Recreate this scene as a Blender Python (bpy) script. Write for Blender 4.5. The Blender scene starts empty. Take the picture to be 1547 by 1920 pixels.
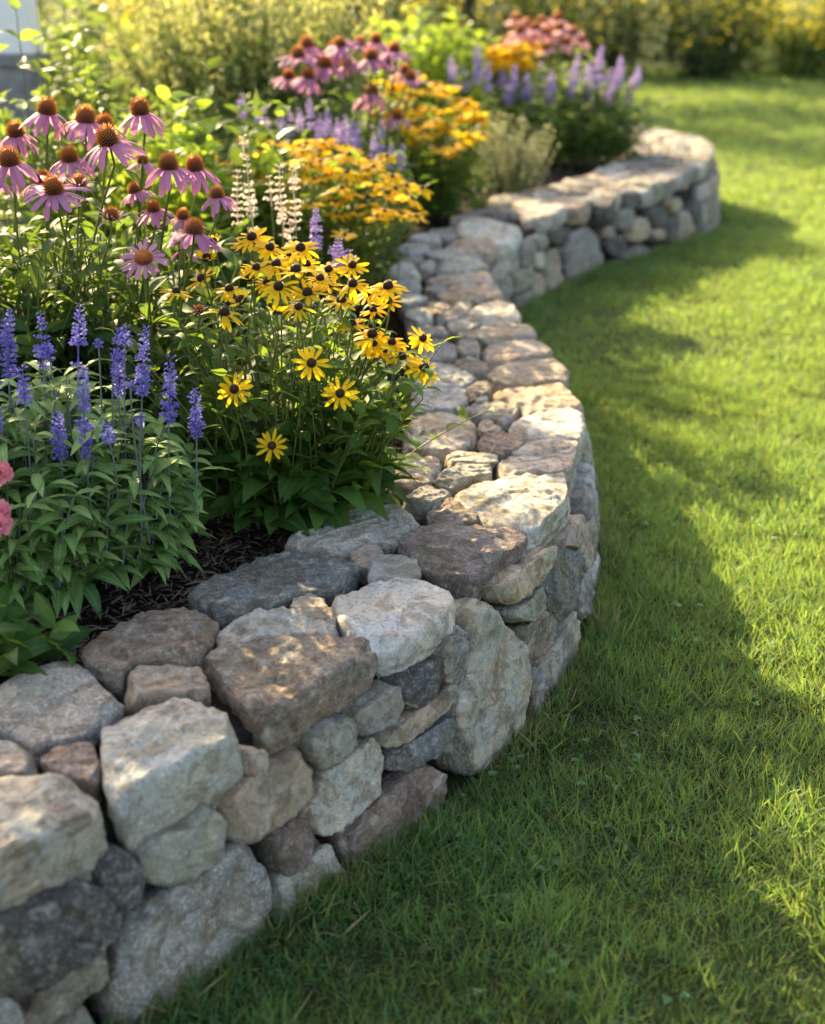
import bpy, math, random
import numpy as np
from mathutils import Vector, Matrix, noise as mn

SC = bpy.context.scene
COL = SC.collection
R = math.radians
rng = np.random.default_rng(7)
random.seed(7)

# ------------------------------------------------------------------ camera, sky, sun, exposure
PITCH, FPX, CW, CH, CAMZ = R(22.6), 2400.0, 773.5, 960.0, 1.6
cam_d = bpy.data.cameras.new('camera')
cam = bpy.data.objects.new('camera', cam_d); COL.objects.link(cam); SC.camera = cam
cam.location = (0, 0, CAMZ); cam.rotation_euler = (math.pi/2 - PITCH, 0, 0)
cam_d.sensor_fit = 'VERTICAL'; cam_d.sensor_height = 36; cam_d.lens = 36*FPX/1920
cam_d.clip_start = .05; cam_d.clip_end = 500
cam_d.dof.use_dof = True; cam_d.dof.focus_distance = 2.9; cam_d.dof.aperture_fstop = 2.0
SUN_DIR = Vector((.50, -.80, 0)).normalized()      # horizontal travel of the light
SUN_EL = R(27)
W = bpy.data.worlds.new('World'); SC.world = W; W.use_nodes = True
wn = W.node_tree
bg = wn.nodes['Background']; bg.inputs['Strength'].default_value = .135
sky = wn.nodes.new('ShaderNodeTexSky'); sky.sky_type = 'NISHITA'; sky.sun_disc = False
sky.sun_elevation = SUN_EL
sky.sun_rotation = math.atan2(-SUN_DIR.x, -SUN_DIR.y)
sky.dust_density = 3.0; sky.ozone_density = .6
air = wn.nodes.new('ShaderNodeMix'); air.data_type = 'RGBA'; air.blend_type = 'MULTIPLY'
air.inputs[0].default_value = 1; air.inputs[7].default_value = (1.13, 1.0, .87, 1)      # warm evening white balance
wn.links.new(sky.outputs[0], air.inputs[6]); wn.links.new(air.outputs[2], bg.inputs[0])
sl = bpy.data.lights.new('sun', 'SUN'); sl.energy = 5.0; sl.angle = R(.6); sl.color = (1, .78, .42)
sun = bpy.data.objects.new('sun', sl); COL.objects.link(sun)
ld = Vector((SUN_DIR.x*math.cos(SUN_EL), SUN_DIR.y*math.cos(SUN_EL), -math.sin(SUN_EL)))
sun.rotation_euler = ld.to_track_quat('-Z', 'Y').to_euler(); sun.location = (-6, 10, 8)
SC.view_settings.view_transform = 'Standard'; SC.view_settings.look = 'None'
SC.view_settings.exposure = 1.98; SC.view_settings.gamma = 1
SC.cycles.max_bounces = 8; SC.cycles.diffuse_bounces = 3; SC.cycles.glossy_bounces = 2
SC.cycles.transmission_bounces = 4; SC.cycles.transparent_max_bounces = 4
SC.cycles.sample_clamp_indirect = 6; SC.cycles.caustics_reflective = False; SC.cycles.caustics_refractive = False

# ------------------------------------------------------------------ pixel <-> place
cP, sP = math.cos(PITCH), math.sin(PITCH)
def ray(px, py):
    a, b = (px-CW)/FPX, (CH-py)/FPX
    return np.array([a, cP + b*sP, -sP + b*cP])
def on_z(px, py, z=0.0):
    d = ray(px, py); t = (z-CAMZ)/d[2]; return np.array([d[0]*t, d[1]*t, z])
def on_y(px, py, y):
    d = ray(px, py); t = y/d[1]; return np.array([d[0]*t, y, CAMZ + d[2]*t])
def sstep(a, b, x):
    t = np.clip((x-a)/(b-a), 0, 1); return t*t*(3-2*t)

# ------------------------------------------------------------------ mesh collector
class MB:
    def __init__(s): s.v = []; s.f = []; s.d = []; s.mi = []; s.n = 0
    def add(s, v, faces, data=None, mi=0):
        v = np.asarray(v, np.float32).reshape(-1, 3)
        s.v.append(v)
        d = np.zeros((len(v), 4), np.float32) if data is None else np.asarray(data, np.float32)
        s.d.append(d)
        for f in (faces if isinstance(faces, list) else [faces]):
            f = np.asarray(f, np.int32); s.f.append(f + s.n); s.mi.append(np.full(len(f), mi, np.int32))
        s.n += len(v)
    def mesh(s, name, mats, smooth=True, offset=None):
        v = np.concatenate(s.v) if s.v else np.zeros((0, 3), np.float32)
        if offset is not None: v = v - np.asarray(offset, np.float32)
        me = bpy.data.meshes.new(name)
        me.vertices.add(len(v)); me.vertices.foreach_set('co', v.astype(np.float32).ravel())
        tot = np.concatenate([np.full(len(f), f.shape[1], np.int32) for f in s.f])
        idx = np.concatenate([f.ravel() for f in s.f]).astype(np.int32)
        me.loops.add(len(idx)); me.loops.foreach_set('vertex_index', idx)
        me.polygons.add(len(tot))
        st = np.zeros(len(tot), np.int32); st[1:] = np.cumsum(tot)[:-1]
        me.polygons.foreach_set('loop_start', st); me.polygons.foreach_set('loop_total', tot)
        me.polygons.foreach_set('material_index', np.concatenate(s.mi))
        me.polygons.foreach_set('use_smooth', np.full(len(tot), smooth, bool))
        a = me.attributes.new('leafdata', 'FLOAT_COLOR', 'POINT')
        a.data.foreach_set('color', np.concatenate(s.d).astype(np.float32).ravel())
        me.update(calc_edges=True); me.validate()
        for m in (mats if isinstance(mats, (list, tuple)) else [mats]): me.materials.append(m)
        return me

def tag(o, label=None, cat=None, group=None, kind=None):
    if label: o['label'] = label
    if cat: o['category'] = cat
    if group: o['group'] = group
    if kind: o['kind'] = kind
    return o
def link(name, me, parent=None):
    o = bpy.data.objects.new(name, me); COL.objects.link(o)
    if parent is not None: o.parent = parent
    return o
def thing(name, label, cat, loc, group=None):
    o = bpy.data.objects.new(name, None); COL.objects.link(o); o.location = [float(c) for c in loc]
    o.empty_display_size = .1
    return tag(o, label, cat, group)
def part(name, mb, mats, parent, smooth=True):
    """mb holds world coordinates; the part sits at its thing's base"""
    off = np.array(parent.location)
    return link(name, mb.mesh(name, mats, smooth, off), parent)

# ------------------------------------------------------------------ materials
def mat(name):
    m = bpy.data.materials.new(name); m.use_nodes = True
    nt = m.node_tree; nt.nodes.clear()
    out = nt.nodes.new('ShaderNodeOutputMaterial')
    return m, nt, out
def N(nt, kind, **kw):
    n = nt.nodes.new(kind)
    for k, v in kw.items():
        if k.startswith('i_'): n.inputs[k[2:].replace('_', ' ')].default_value = v
        else: setattr(n, k, v)
    return n
def ramp(nt, fac, stops, interp='LINEAR'):
    r = nt.nodes.new('ShaderNodeValToRGB'); r.color_ramp.interpolation = interp
    e = r.color_ramp.elements
    while len(e) < len(stops): e.new(.5)
    for k, (p, c) in enumerate(stops):
        e[k].position = p; e[k].color = (c[0], c[1], c[2], 1) if len(c) == 3 else c
    if fac is not None: nt.links.new(fac, r.inputs[0])
    return r.outputs[0]
def mix(nt, a, b, fac, mode='MIX'):
    m = nt.nodes.new('ShaderNodeMix'); m.data_type = 'RGBA'; m.blend_type = mode
    for sock, val in ((m.inputs[0], fac), (m.inputs[6], a), (m.inputs[7], b)):
        if isinstance(val, bpy.types.NodeSocket): nt.links.new(val, sock)
        elif isinstance(val, (int, float)): sock.default_value = val
        else: sock.default_value = (val[0], val[1], val[2], 1)
    return m.outputs[2]
def noise_tex(nt, vec, scale, detail=4, rough=.6, dist=0):
    n = N(nt, 'ShaderNodeTexNoise'); n.inputs['Scale'].default_value = scale
    n.inputs['Detail'].default_value = detail; n.inputs['Roughness'].default_value = rough
    n.inputs['Distortion'].default_value = dist
    if vec is not None: nt.links.new(vec, n.inputs['Vector'])
    return n.outputs['Fac']
def math_(nt, op, a, b=None):
    m = N(nt, 'ShaderNodeMath', operation=op)
    for k, v in enumerate((a, b)):
        if v is None: continue
        if isinstance(v, bpy.types.NodeSocket): nt.links.new(v, m.inputs[k])
        else: m.inputs[k].default_value = v
    return m.outputs[0]

def rock_material(name, spec=.35, mottle=1.0, speck=.5, strata=.4):
    m, nt, out = mat(name)
    tc = N(nt, 'ShaderNodeTexCoord'); oi = N(nt, 'ShaderNodeObjectInfo')
    vm = N(nt, 'ShaderNodeVectorMath', operation='SCALE')
    cb = N(nt, 'ShaderNodeCombineXYZ')
    rnd = math_(nt, 'MULTIPLY', oi.outputs['Random'], 37.0)
    for k in range(3): nt.links.new(rnd, cb.inputs[k])
    va = N(nt, 'ShaderNodeVectorMath', operation='ADD')
    nt.links.new(tc.outputs['Object'], va.inputs[0]); nt.links.new(cb.outputs[0], va.inputs[1])
    P = va.outputs[0]
    ca = N(nt, 'ShaderNodeAttribute', attribute_name='leafdata')         # stones merged into one part carry their own tint
    base = mix(nt, oi.outputs['Color'], ca.outputs['Color'], ca.outputs['Alpha'])
    big = noise_tex(nt, P, 9, 5, .62, .4); mid = noise_tex(nt, P, 34, 6, .7, .3); fine = noise_tex(nt, P, 150, 4, .7)
    # warm / cool drift inside one stone
    warm = mix(nt, base, (1.22, .92, .62), 1, 'MULTIPLY')
    cool = mix(nt, base, (.78, .86, .92), 1, 'MULTIPLY')
    c = mix(nt, cool, warm, ramp(nt, big, [(.36, (0, 0, 0)), (.64, (1, 1, 1))]))
    c = mix(nt, base, c, .62*mottle)
    # pale lichen-like crusts and dark pits
    c = mix(nt, c, (.60, .58, .51), math_(nt, 'MULTIPLY', ramp(nt, mid, [(.53, (0, 0, 0)), (.64, (1, 1, 1))]), .45*mottle))
    c = mix(nt, c, (.07, .065, .06), math_(nt, 'MULTIPLY', ramp(nt, mid, [(.30, (1, 1, 1)), (.44, (0, 0, 0))]), .6*mottle))
    # strata streaks
    sc = N(nt, 'ShaderNodeMapping'); sc.inputs['Scale'].default_value = (1, 1, 7); sc.inputs['Rotation'].default_value = (.25, .2, 0)
    nt.links.new(P, sc.inputs['Vector'])
    st = noise_tex(nt, sc.outputs[0], 12, 6, .7, .8)
    c = mix(nt, c, (.09, .07, .06), math_(nt, 'MULTIPLY', ramp(nt, st, [(.40, (1, 1, 1)), (.50, (0, 0, 0))]), strata))
    # mineral specks
    vo = N(nt, 'ShaderNodeTexVoronoi'); vo.inputs['Scale'].default_value = 260; nt.links.new(P, vo.inputs['Vector'])
    c = mix(nt, c, (.66, .64, .58), math_(nt, 'MULTIPLY', ramp(nt, vo.outputs['Color'], [(.62, (0, 0, 0)), (.8, (1, 1, 1))]), speck*.55))
    c = mix(nt, c, (.08, .08, .08), math_(nt, 'MULTIPLY', ramp(nt, fine, [(.34, (1, 1, 1)), (.46, (0, 0, 0))]), speck*.7))
    # larger stained patches with crisp borders
    pt = noise_tex(nt, P, 15, 8, .72, 1.2)
    c = mix(nt, c, mix(nt, c, (.68, .62, .55), 1, 'MULTIPLY'), ramp(nt, pt, [(.50, (0, 0, 0)), (.56, (1, 1, 1))]))
    c = mix(nt, c, mix(nt, c, (1.28, 1.26, 1.2), 1, 'MULTIPLY'), ramp(nt, pt, [(.36, (1, 1, 1)), (.42, (0, 0, 0))]))
    # greenish film low in frequency
    c = mix(nt, c, (.20, .20, .10), math_(nt, 'MULTIPLY', ramp(nt, noise_tex(nt, P, 5, 4, .6, .5), [(.52, (0, 0, 0)), (.72, (1, 1, 1))]), .35))
    b = N(nt, 'ShaderNodeBsdfPrincipled'); b.inputs['Roughness'].default_value = .82
    b.inputs['Specular IOR Level'].default_value = spec
    nt.links.new(c, b.inputs['Base Color'])
    h = math_(nt, 'ADD', math_(nt, 'MULTIPLY', mid, .6), math_(nt, 'ADD', math_(nt, 'MULTIPLY', fine, .6), math_(nt, 'MULTIPLY', st, .8*strata)))
    cr = noise_tex(nt, P, 420, 2, .6); h = math_(nt, 'ADD', h, math_(nt, 'MULTIPLY', cr, .25))
    bp = N(nt, 'ShaderNodeBump'); bp.inputs['Strength'].default_value = 1; bp.inputs['Distance'].default_value = .010
    nt.links.new(h, bp.inputs['Height']); nt.links.new(bp.outputs[0], b.inputs['Normal'])
    nt.links.new(b.outputs[0], out.inputs[0])
    return m
M_ROCK = {'s': rock_material('weathered_fieldstone', strata=.55, speck=.35),
          'g': rock_material('speckled_granite', strata=.12, speck=.95, mottle=.75),
          'q': rock_material('smooth_fieldstone', strata=.25, speck=.4, mottle=.8)}

def ground_material(name, stops, scale, bump, dist=.01, rough=.95):
    m, nt, out = mat(name)
    tc = N(nt, 'ShaderNodeTexCoord'); P = tc.outputs['Object']
    a = noise_tex(nt, P, scale, 8, .7); c = ramp(nt, a, stops)
    b = N(nt, 'ShaderNodeBsdfPrincipled'); b.inputs['Roughness'].default_value = rough
    b.inputs['Specular IOR Level'].default_value = .15
    nt.links.new(c, b.inputs['Base Color'])
    bp = N(nt, 'ShaderNodeBump'); bp.inputs['Strength'].default_value = bump; bp.inputs['Distance'].default_value = dist
    nt.links.new(noise_tex(nt, P, scale*3, 8, .75), bp.inputs['Height']); nt.links.new(bp.outputs[0], b.inputs['Normal'])
    nt.links.new(b.outputs[0], out.inputs[0])
    return m
M_SOIL = ground_material('dark_mulch_soil', [(.3, (.012, .009, .007)), (.7, (.05, .036, .027))], 26, 1, .02)
M_TURF = ground_material('turf_soil', [(.3, (.030, .045, .014)), (.7, (.065, .095, .026))], 22, 1, .02)
M_CORE = ground_material('wall_rubble', [(.3, (.02, .017, .014)), (.7, (.075, .065, .055))], 30, 1, .03)

def leaf_material(name, dark, light, trans, tfac=.4, rough=.5, spec=.35, vein=.25, var=.6, tip=None):
    """R of leafdata: per leaf random, G: along the leaf, B: across (1 at the midrib)"""
    m, nt, out = mat(name)
    at = N(nt, 'ShaderNodeAttribute', attribute_name='leafdata')
    se = N(nt, 'ShaderNodeSeparateColor'); nt.links.new(at.outputs['Color'], se.inputs[0])
    r, g, bl = se.outputs
    tc = N(nt, 'ShaderNodeTexCoord')
    nz = noise_tex(nt, tc.outputs['Object'], 60, 3, .6)
    f = math_(nt, 'ADD', math_(nt, 'MULTIPLY', r, var), math_(nt, 'MULTIPLY', nz, 1-var))
    c = ramp(nt, f, [(.15, dark), (.85, light)])
    if tip is not None: c = mix(nt, c, tip, ramp(nt, g, [(.1, (1, 1, 1)), (.75, (0, 0, 0))]))
    if vein: c = mix(nt, c, [min(1, x*1.6+.015) for x in light], math_(nt, 'MULTIPLY', ramp(nt, bl, [(.8, (0, 0, 0)), (1, (1, 1, 1))]), vein))
    b = N(nt, 'ShaderNodeBsdfPrincipled'); b.inputs['Roughness'].default_value = rough
    b.inputs['Specular IOR Level'].default_value = spec
    nt.links.new(c, b.inputs['Base Color'])
    t = N(nt, 'ShaderNodeBsdfTranslucent')
    nt.links.new(mix(nt, c, trans, .75), t.inputs['Color'])
    bp = N(nt, 'ShaderNodeBump'); bp.inputs['Strength'].default_value = .35; bp.inputs['Distance'].default_value = .002
    nt.links.new(noise_tex(nt, tc.outputs['Object'], 240, 2, .5), bp.inputs['Height']); nt.links.new(bp.outputs[0], b.inputs['Normal'])
    ms = N(nt, 'ShaderNodeMixShader'); ms.inputs[0].default_value = tfac
    nt.links.new(b.outputs[0], ms.inputs[1]); nt.links.new(t.outputs[0], ms.inputs[2]); nt.links.new(ms.outputs[0], out.inputs[0])
    return m

# ------------------------------------------------------------------ wall plan curves (top edge of the lawn side, top edge of the bed side)
H = .40
BED = .335
def smooth_curve(pts, step=.03, it=3):
    p = np.array(pts, float)
    for _ in range(it):
        q = np.empty((2*len(p)-2, 2)); q[0::2] = .75*p[:-1] + .25*p[1:]; q[1::2] = .25*p[:-1] + .75*p[1:]
        p = np.vstack([p[:1], q, p[-1:]])
    d = np.concatenate([[0], np.cumsum(np.linalg.norm(np.diff(p, axis=0), axis=1))])
    s = np.arange(0, d[-1], step)
    return np.stack([np.interp(s, d, p[:, 0]), np.interp(s, d, p[:, 1])], 1)
def pxs(s): return [tuple(float(c) for c in q.split(',')) for q in s.split()]
OUT_PX = pxs("-330,1880 -150,1720 0,1600 195,1512 330,1436 465,1367 500,1340 715,1222 868,1138 997,1025 1072,935 1093,850 1100,780 1080,728 1045,670 1008,616 975,580 940,540 915,505 908,478 935,448 985,425 1055,395 1130,372 1230,352 1300,325 1342,295 1345,275 1320,258 1260,243 1195,234")
IN_PX = pxs("-330,1420 -150,1330 0,1278 160,1225 260,1160 375,1108 500,1038 600,972 700,905 748,845 772,770 772,700 755,620 735,545 722,500 735,462 800,428 880,392 960,362 1050,340 1120,318 1170,298 1185,275 1175,262")
out_pts = [on_z(x, y, H)[:2] for x, y in OUT_PX]
in_pts = [on_z(x, y, H)[:2] for x, y in IN_PX]
out_pts += [np.array(p) for p in ((1.25, 12.0), (.4, 12.2), (-1.2, 12.3))]
in_pts += [np.array(p) for p in ((1.2, 11.4), (.4, 11.7), (-1.2, 11.8))]
OUT = smooth_curve(out_pts); INN = smooth_curve(in_pts)
tanv = np.gradient(OUT, axis=0); tanv /= np.linalg.norm(tanv, axis=1)[:, None]
NRM = np.stack([tanv[:, 1], -tanv[:, 0]], 1)                 # towards the lawn
SLEN = np.arange(len(OUT))*.03
BATTER = .055
FOOT = OUT + NRM*BATTER
def lawn_z(y): return -.13*sstep(8.2, 9.8, np.asarray(y, float))
def face_point(px, py):
    """where the line of sight meets the battered face of the wall"""
    d = ray(px, py); ts = np.linspace(1.2, 14, 900)
    p = np.array([0, 0, CAMZ]) + ts[:, None]*d
    ok = (p[:, 2] < H+.02)
    p = p[ok]
    q = p[:, None, :2] - OUT[None]
    k = np.argmin((q**2).sum(2), 1)
    sd = (q[np.arange(len(p)), k]*NRM[k]).sum(1) - BATTER*(1-np.clip(p[:, 2]/H, -.5, 1))
    hit = np.nonzero(sd < 0)[0]
    i = hit[0] if len(hit) else int(np.argmin(np.abs(sd)))
    return p[i], int(k[i])

# ------------------------------------------------------------------ stones
def resample(poly, m):
    p = np.array(poly, float)
    for _ in range(2):
        n = np.roll(p, -1, 0); q = np.empty((2*len(p), 2)); q[0::2] = .82*p + .18*n; q[1::2] = .18*p + .82*n; p = q
    c = np.vstack([p, p[:1]]); d = np.concatenate([[0], np.cumsum(np.linalg.norm(np.diff(c, axis=0), axis=1))])
    s = np.linspace(0, d[-1], m, endpoint=False)
    return np.stack([np.interp(s, d, c[:, 0]), np.interp(s, d, c[:, 1])], 1)
def rock_mesh(poly, thick, seed, rnd=.2, flat=1.35, facets=9, m=112, taper=.12, grow=1.0, rough=1.0, ledge=1.0):
    """poly: outline in the stone's own plane (metres); the stone's face is +z and it goes thick deep"""
    r0 = np.random.default_rng(seed)
    p = resample(poly, m); c = p.mean(0); p = (p-c)*grow
    size = np.sqrt(max(1e-6, abs(np.sum(p[:, 0]*np.roll(p[:, 1], -1) - p[:, 1]*np.roll(p[:, 0], -1)))/2))
    rad = min(rnd*size, thick*.42)
    ring = [(s, 0.0) for s in np.linspace(.06, 1, 11)[:-1]]
    rr = rad/(size*.5)
    prof = [(1-rr + (s-0)*0, 0) for s in (0,)]
    prof = [(a*(1-rr), 0.0) for a in np.linspace(.05, 1, max(10, m//6))]
    prof += [(1-rr+rr*math.sin(t), -rad*(1-math.cos(t))) for t in np.linspace(.2, math.pi/2, 6)]
    prof += [(1-taper*u**1.6, -rad-(thick-2*rad)*u) for u in np.linspace(.12, 1, max(7, m//9))]
    b = 1-taper
    prof += [(b-rr+rr*math.cos(t), -thick+rad*(1-math.sin(t))) for t in np.linspace(.25, math.pi/2, 4)]
    prof += [(a*(b-rr), -thick) for a in (.66, .33, .05)]
    K = len(prof)
    v = np.concatenate([np.column_stack([p*s, np.full(m, z)]) for s, z in prof])
    v[:, 2] += thick*.5
    dome = 1-np.clip(np.linalg.norm(v[:, :2], axis=1)/(size*.75), 0, 1)**2
    up = v[:, 2] > 0
    v[up, 2] += (dome*size*.05*(1.6-flat))[up]
    ext = np.abs(v).max(0)
    for k in range(facets):                                   # chipped corners
        n = r0.normal(size=3); n[2] = abs(n[2])*.8 if k % 3 else -abs(n[2])*.3
        n /= np.linalg.norm(n)
        s = v @ n; d = s.max()*r0.uniform(.86, .98)
        over = np.clip(s-d, 0, None); v -= over[:, None]*n
    zt = np.quantile(v[:, 2], .75); hi = v[:, 2] > zt; v[hi, 2] = zt + (v[hi, 2]-zt)*.22
    # weathered surface
    off = Vector(r0.uniform(-50, 50, 3)); tilt = Vector(r0.normal(size=3)*np.array([.35, .35, 1])).normalized()
    amp = .5+.5*min(1.0, size/.18)
    nrm = v/np.maximum(ext, 1e-4)**2; nrm /= np.linalg.norm(nrm, axis=1)[:, None]+1e-9
    a1, a2, a3 = .012*amp*rough*size/.2, .0042*amp*rough, .0030*rough
    out = np.empty(len(v))
    for i, q in enumerate(v):
        w = Vector(q)
        h = a1*mn.noise(w*7+off) + a2*(1-2*abs(mn.noise(w*23+off))) + a3*mn.noise(w*46-off) + .0022*rough*mn.noise(w*110+off)
        tq = mn.noise(w*10-off)*2.6 + w.dot(tilt)*9; h += .0055*ledge*amp*(math.floor(tq) + min(1, ((tq % 1)*5)) - tq)
        lay = w.dot(tilt)*34 + mn.noise(w*5+off)*2.2
        h += .0042*rough*(abs((lay % 1)-.5)*2)**3
        out[i] = h
    v = v + nrm*out[:, None]
    i = np.arange(m); j = (i+1) % m
    q = [np.column_stack([k*m+i, (k+1)*m+i, (k+1)*m+j, k*m+j]) for k in range(K-1)]
    faces = np.concatenate(q)
    v = np.vstack([v, [[v[:m, 0].mean(), v[:m, 1].mean(), v[:m, 2].mean()], [0, 0, v[-m:, 2].mean()]]])
    n = K*m
    t1 = np.column_stack([np.full(m, n), i, j]); t2 = np.column_stack([np.full(m, n+1), (K-1)*m+j, (K-1)*m+i])
    mb = MB(); mb.add(v, [faces, t1, t2])
    return mb, c
PAL = dict(pale=(.47, .45, .395), white=(.62, .60, .545), tan=(.44, .34, .225), brown=(.275, .215, .155), purple=(.20, .145, .14),
           dark=(.085, .085, .095), blue=(.13, .165, .19), green=(.32, .35, .29), grey=(.29, .285, .27), pink=(.45, .36, .285),
           ochre=(.55, .43, .26), lgreen=(.46, .49, .44), redd=(.27, .175, .15), lblue=(.42, .48, .50))
PAL = {k: tuple(sum(v)/3 + (x-sum(v)/3)*.62 for x in v) for k, v in PAL.items()}
NAMES = dict(pale='pale beige', white='whitish', tan='tan', brown='brown', purple='dark purple', dark='charcoal', blue='slate blue',
             green='grey green', grey='grey', pink='pinkish', ochre='ochre', lgreen='pale green grey', redd='reddish', lblue='light blue grey')
wall = thing('stone_wall', 'low curving dry stone wall of rounded fieldstones along the edge of the lawn', 'wall', (0, 4, 0))
WOFF = Vector((0, 4, 0))
seedn = [100]
traced = {'capstone': 0, 'face_stone': 0}; spare = []
def stone(name, mb, col, kind, loc, rot=None, rank=None):
    M = Matrix.Translation(Vector([float(c) for c in loc])-WOFF)
    if rot is not None: M = M @ rot.to_4x4()
    k = random.uniform(.88, 1.1); c = PAL[col]
    tint = (c[0]*k, c[1]*k*random.uniform(.98, 1.02), c[2]*k*random.uniform(.95, 1.03), 1)
    if rank is not None: spare.append((rank, name, mb, col, kind, M, tint)); return None
    traced[name] += 1
    o = link(name, mb.mesh(name, M_ROCK[kind]), wall); o.matrix_local = M; o.color = tint
    o['label'] = '%s %s' % (NAMES[col], 'stone on top of the wall' if name == 'capstone' else 'stone in the wall face')
    return o
def finish_stones():
    """the hundred stones of a kind that show largest are parts of their own, the rest of the kind one part"""
    for name in ('capstone', 'face_stone'):
        rest = sorted([s for s in spare if s[1] == name], key=lambda s: s[0]); n = max(0, 100-traced[name])
        for s in rest[:n]:
            o = link(name, s[2].mesh(name, M_ROCK[s[4]]), wall); o.matrix_local = s[5]; o.color = s[6]
            o['label'] = '%s %s' % (NAMES[s[3]], 'stone on top of the wall' if name == 'capstone' else 'stone in the wall face')
        big = MB(); ks = ['s', 'g', 'q']
        for s in rest[n:]:
            A = np.array(s[5]); v = np.concatenate(s[2].v) @ A[:3, :3].T + A[:3, 3]
            big.add(v, s[2].f, np.tile(np.array(s[6]), (len(v), 1)), ks.index(s[4]))
        if rest[n:]: tag(link(name, big.mesh(name, [M_ROCK[q] for q in ks]), wall), kind='stuff')
def cap(col, kind, thick, s, dz=0.0, rnd=.16, **kw):
    seedn[0] += 1
    poly = [on_z(x, y, H+dz)[:2] for x, y in (pxs(s) if isinstance(s, str) else s)]
    mb, c = rock_mesh(poly, thick, seedn[0], rnd, **kw)
    r0 = np.random.default_rng(seedn[0])
    rot = Matrix.Rotation(r0.uniform(-.05, .05), 3, 'X') @ Matrix.Rotation(r0.uniform(-.05, .05), 3, 'Y')
    return stone('capstone', mb, col, kind, (c[0], c[1], H+dz-thick*.5), rot)
def face(col, kind, s, thick=.15, rnd=.22, proud=.012, **kw):
    seedn[0] += 1
    hits = [face_point(x, y) for x, y in (pxs(s) if isinstance(s, str) else s)]
    P3 = np.array([h[0] for h in hits]); k = int(np.median([h[1] for h in hits]))
    return face_at(col, kind, P3, NRM[k], thick, rnd, proud, **kw)
def face_at(col, kind, P3, n2, thick=.15, rnd=.22, proud=.012, rank=None, **kw):
    P3 = np.array(P3); low = P3[:, 2] < .07
    if low.any(): P3[low, 2] -= .05                                       # bedded in the turf
    c3 = P3.mean(0)
    ext = P3.max(0)-P3.min(0)
    if math.hypot(ext[0], ext[1]) > .62: return None
    n = Vector((n2[0], n2[1], BATTER/H)).normalized(); t = Vector((-n2[1], n2[0], 0)).normalized(); u = n.cross(t).normalized()
    d = P3-c3
    poly = np.column_stack([d @ np.array(t), d @ np.array(u)])
    mb, c = rock_mesh(poly, thick, seedn[0], rnd, **kw)
    pos = Vector(c3) + t*c[0] + u*c[1] + n*(proud-thick*.5)
    return stone('face_stone', mb, col, kind, pos, Matrix((t, u, n)).transposed(), rank)

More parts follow.
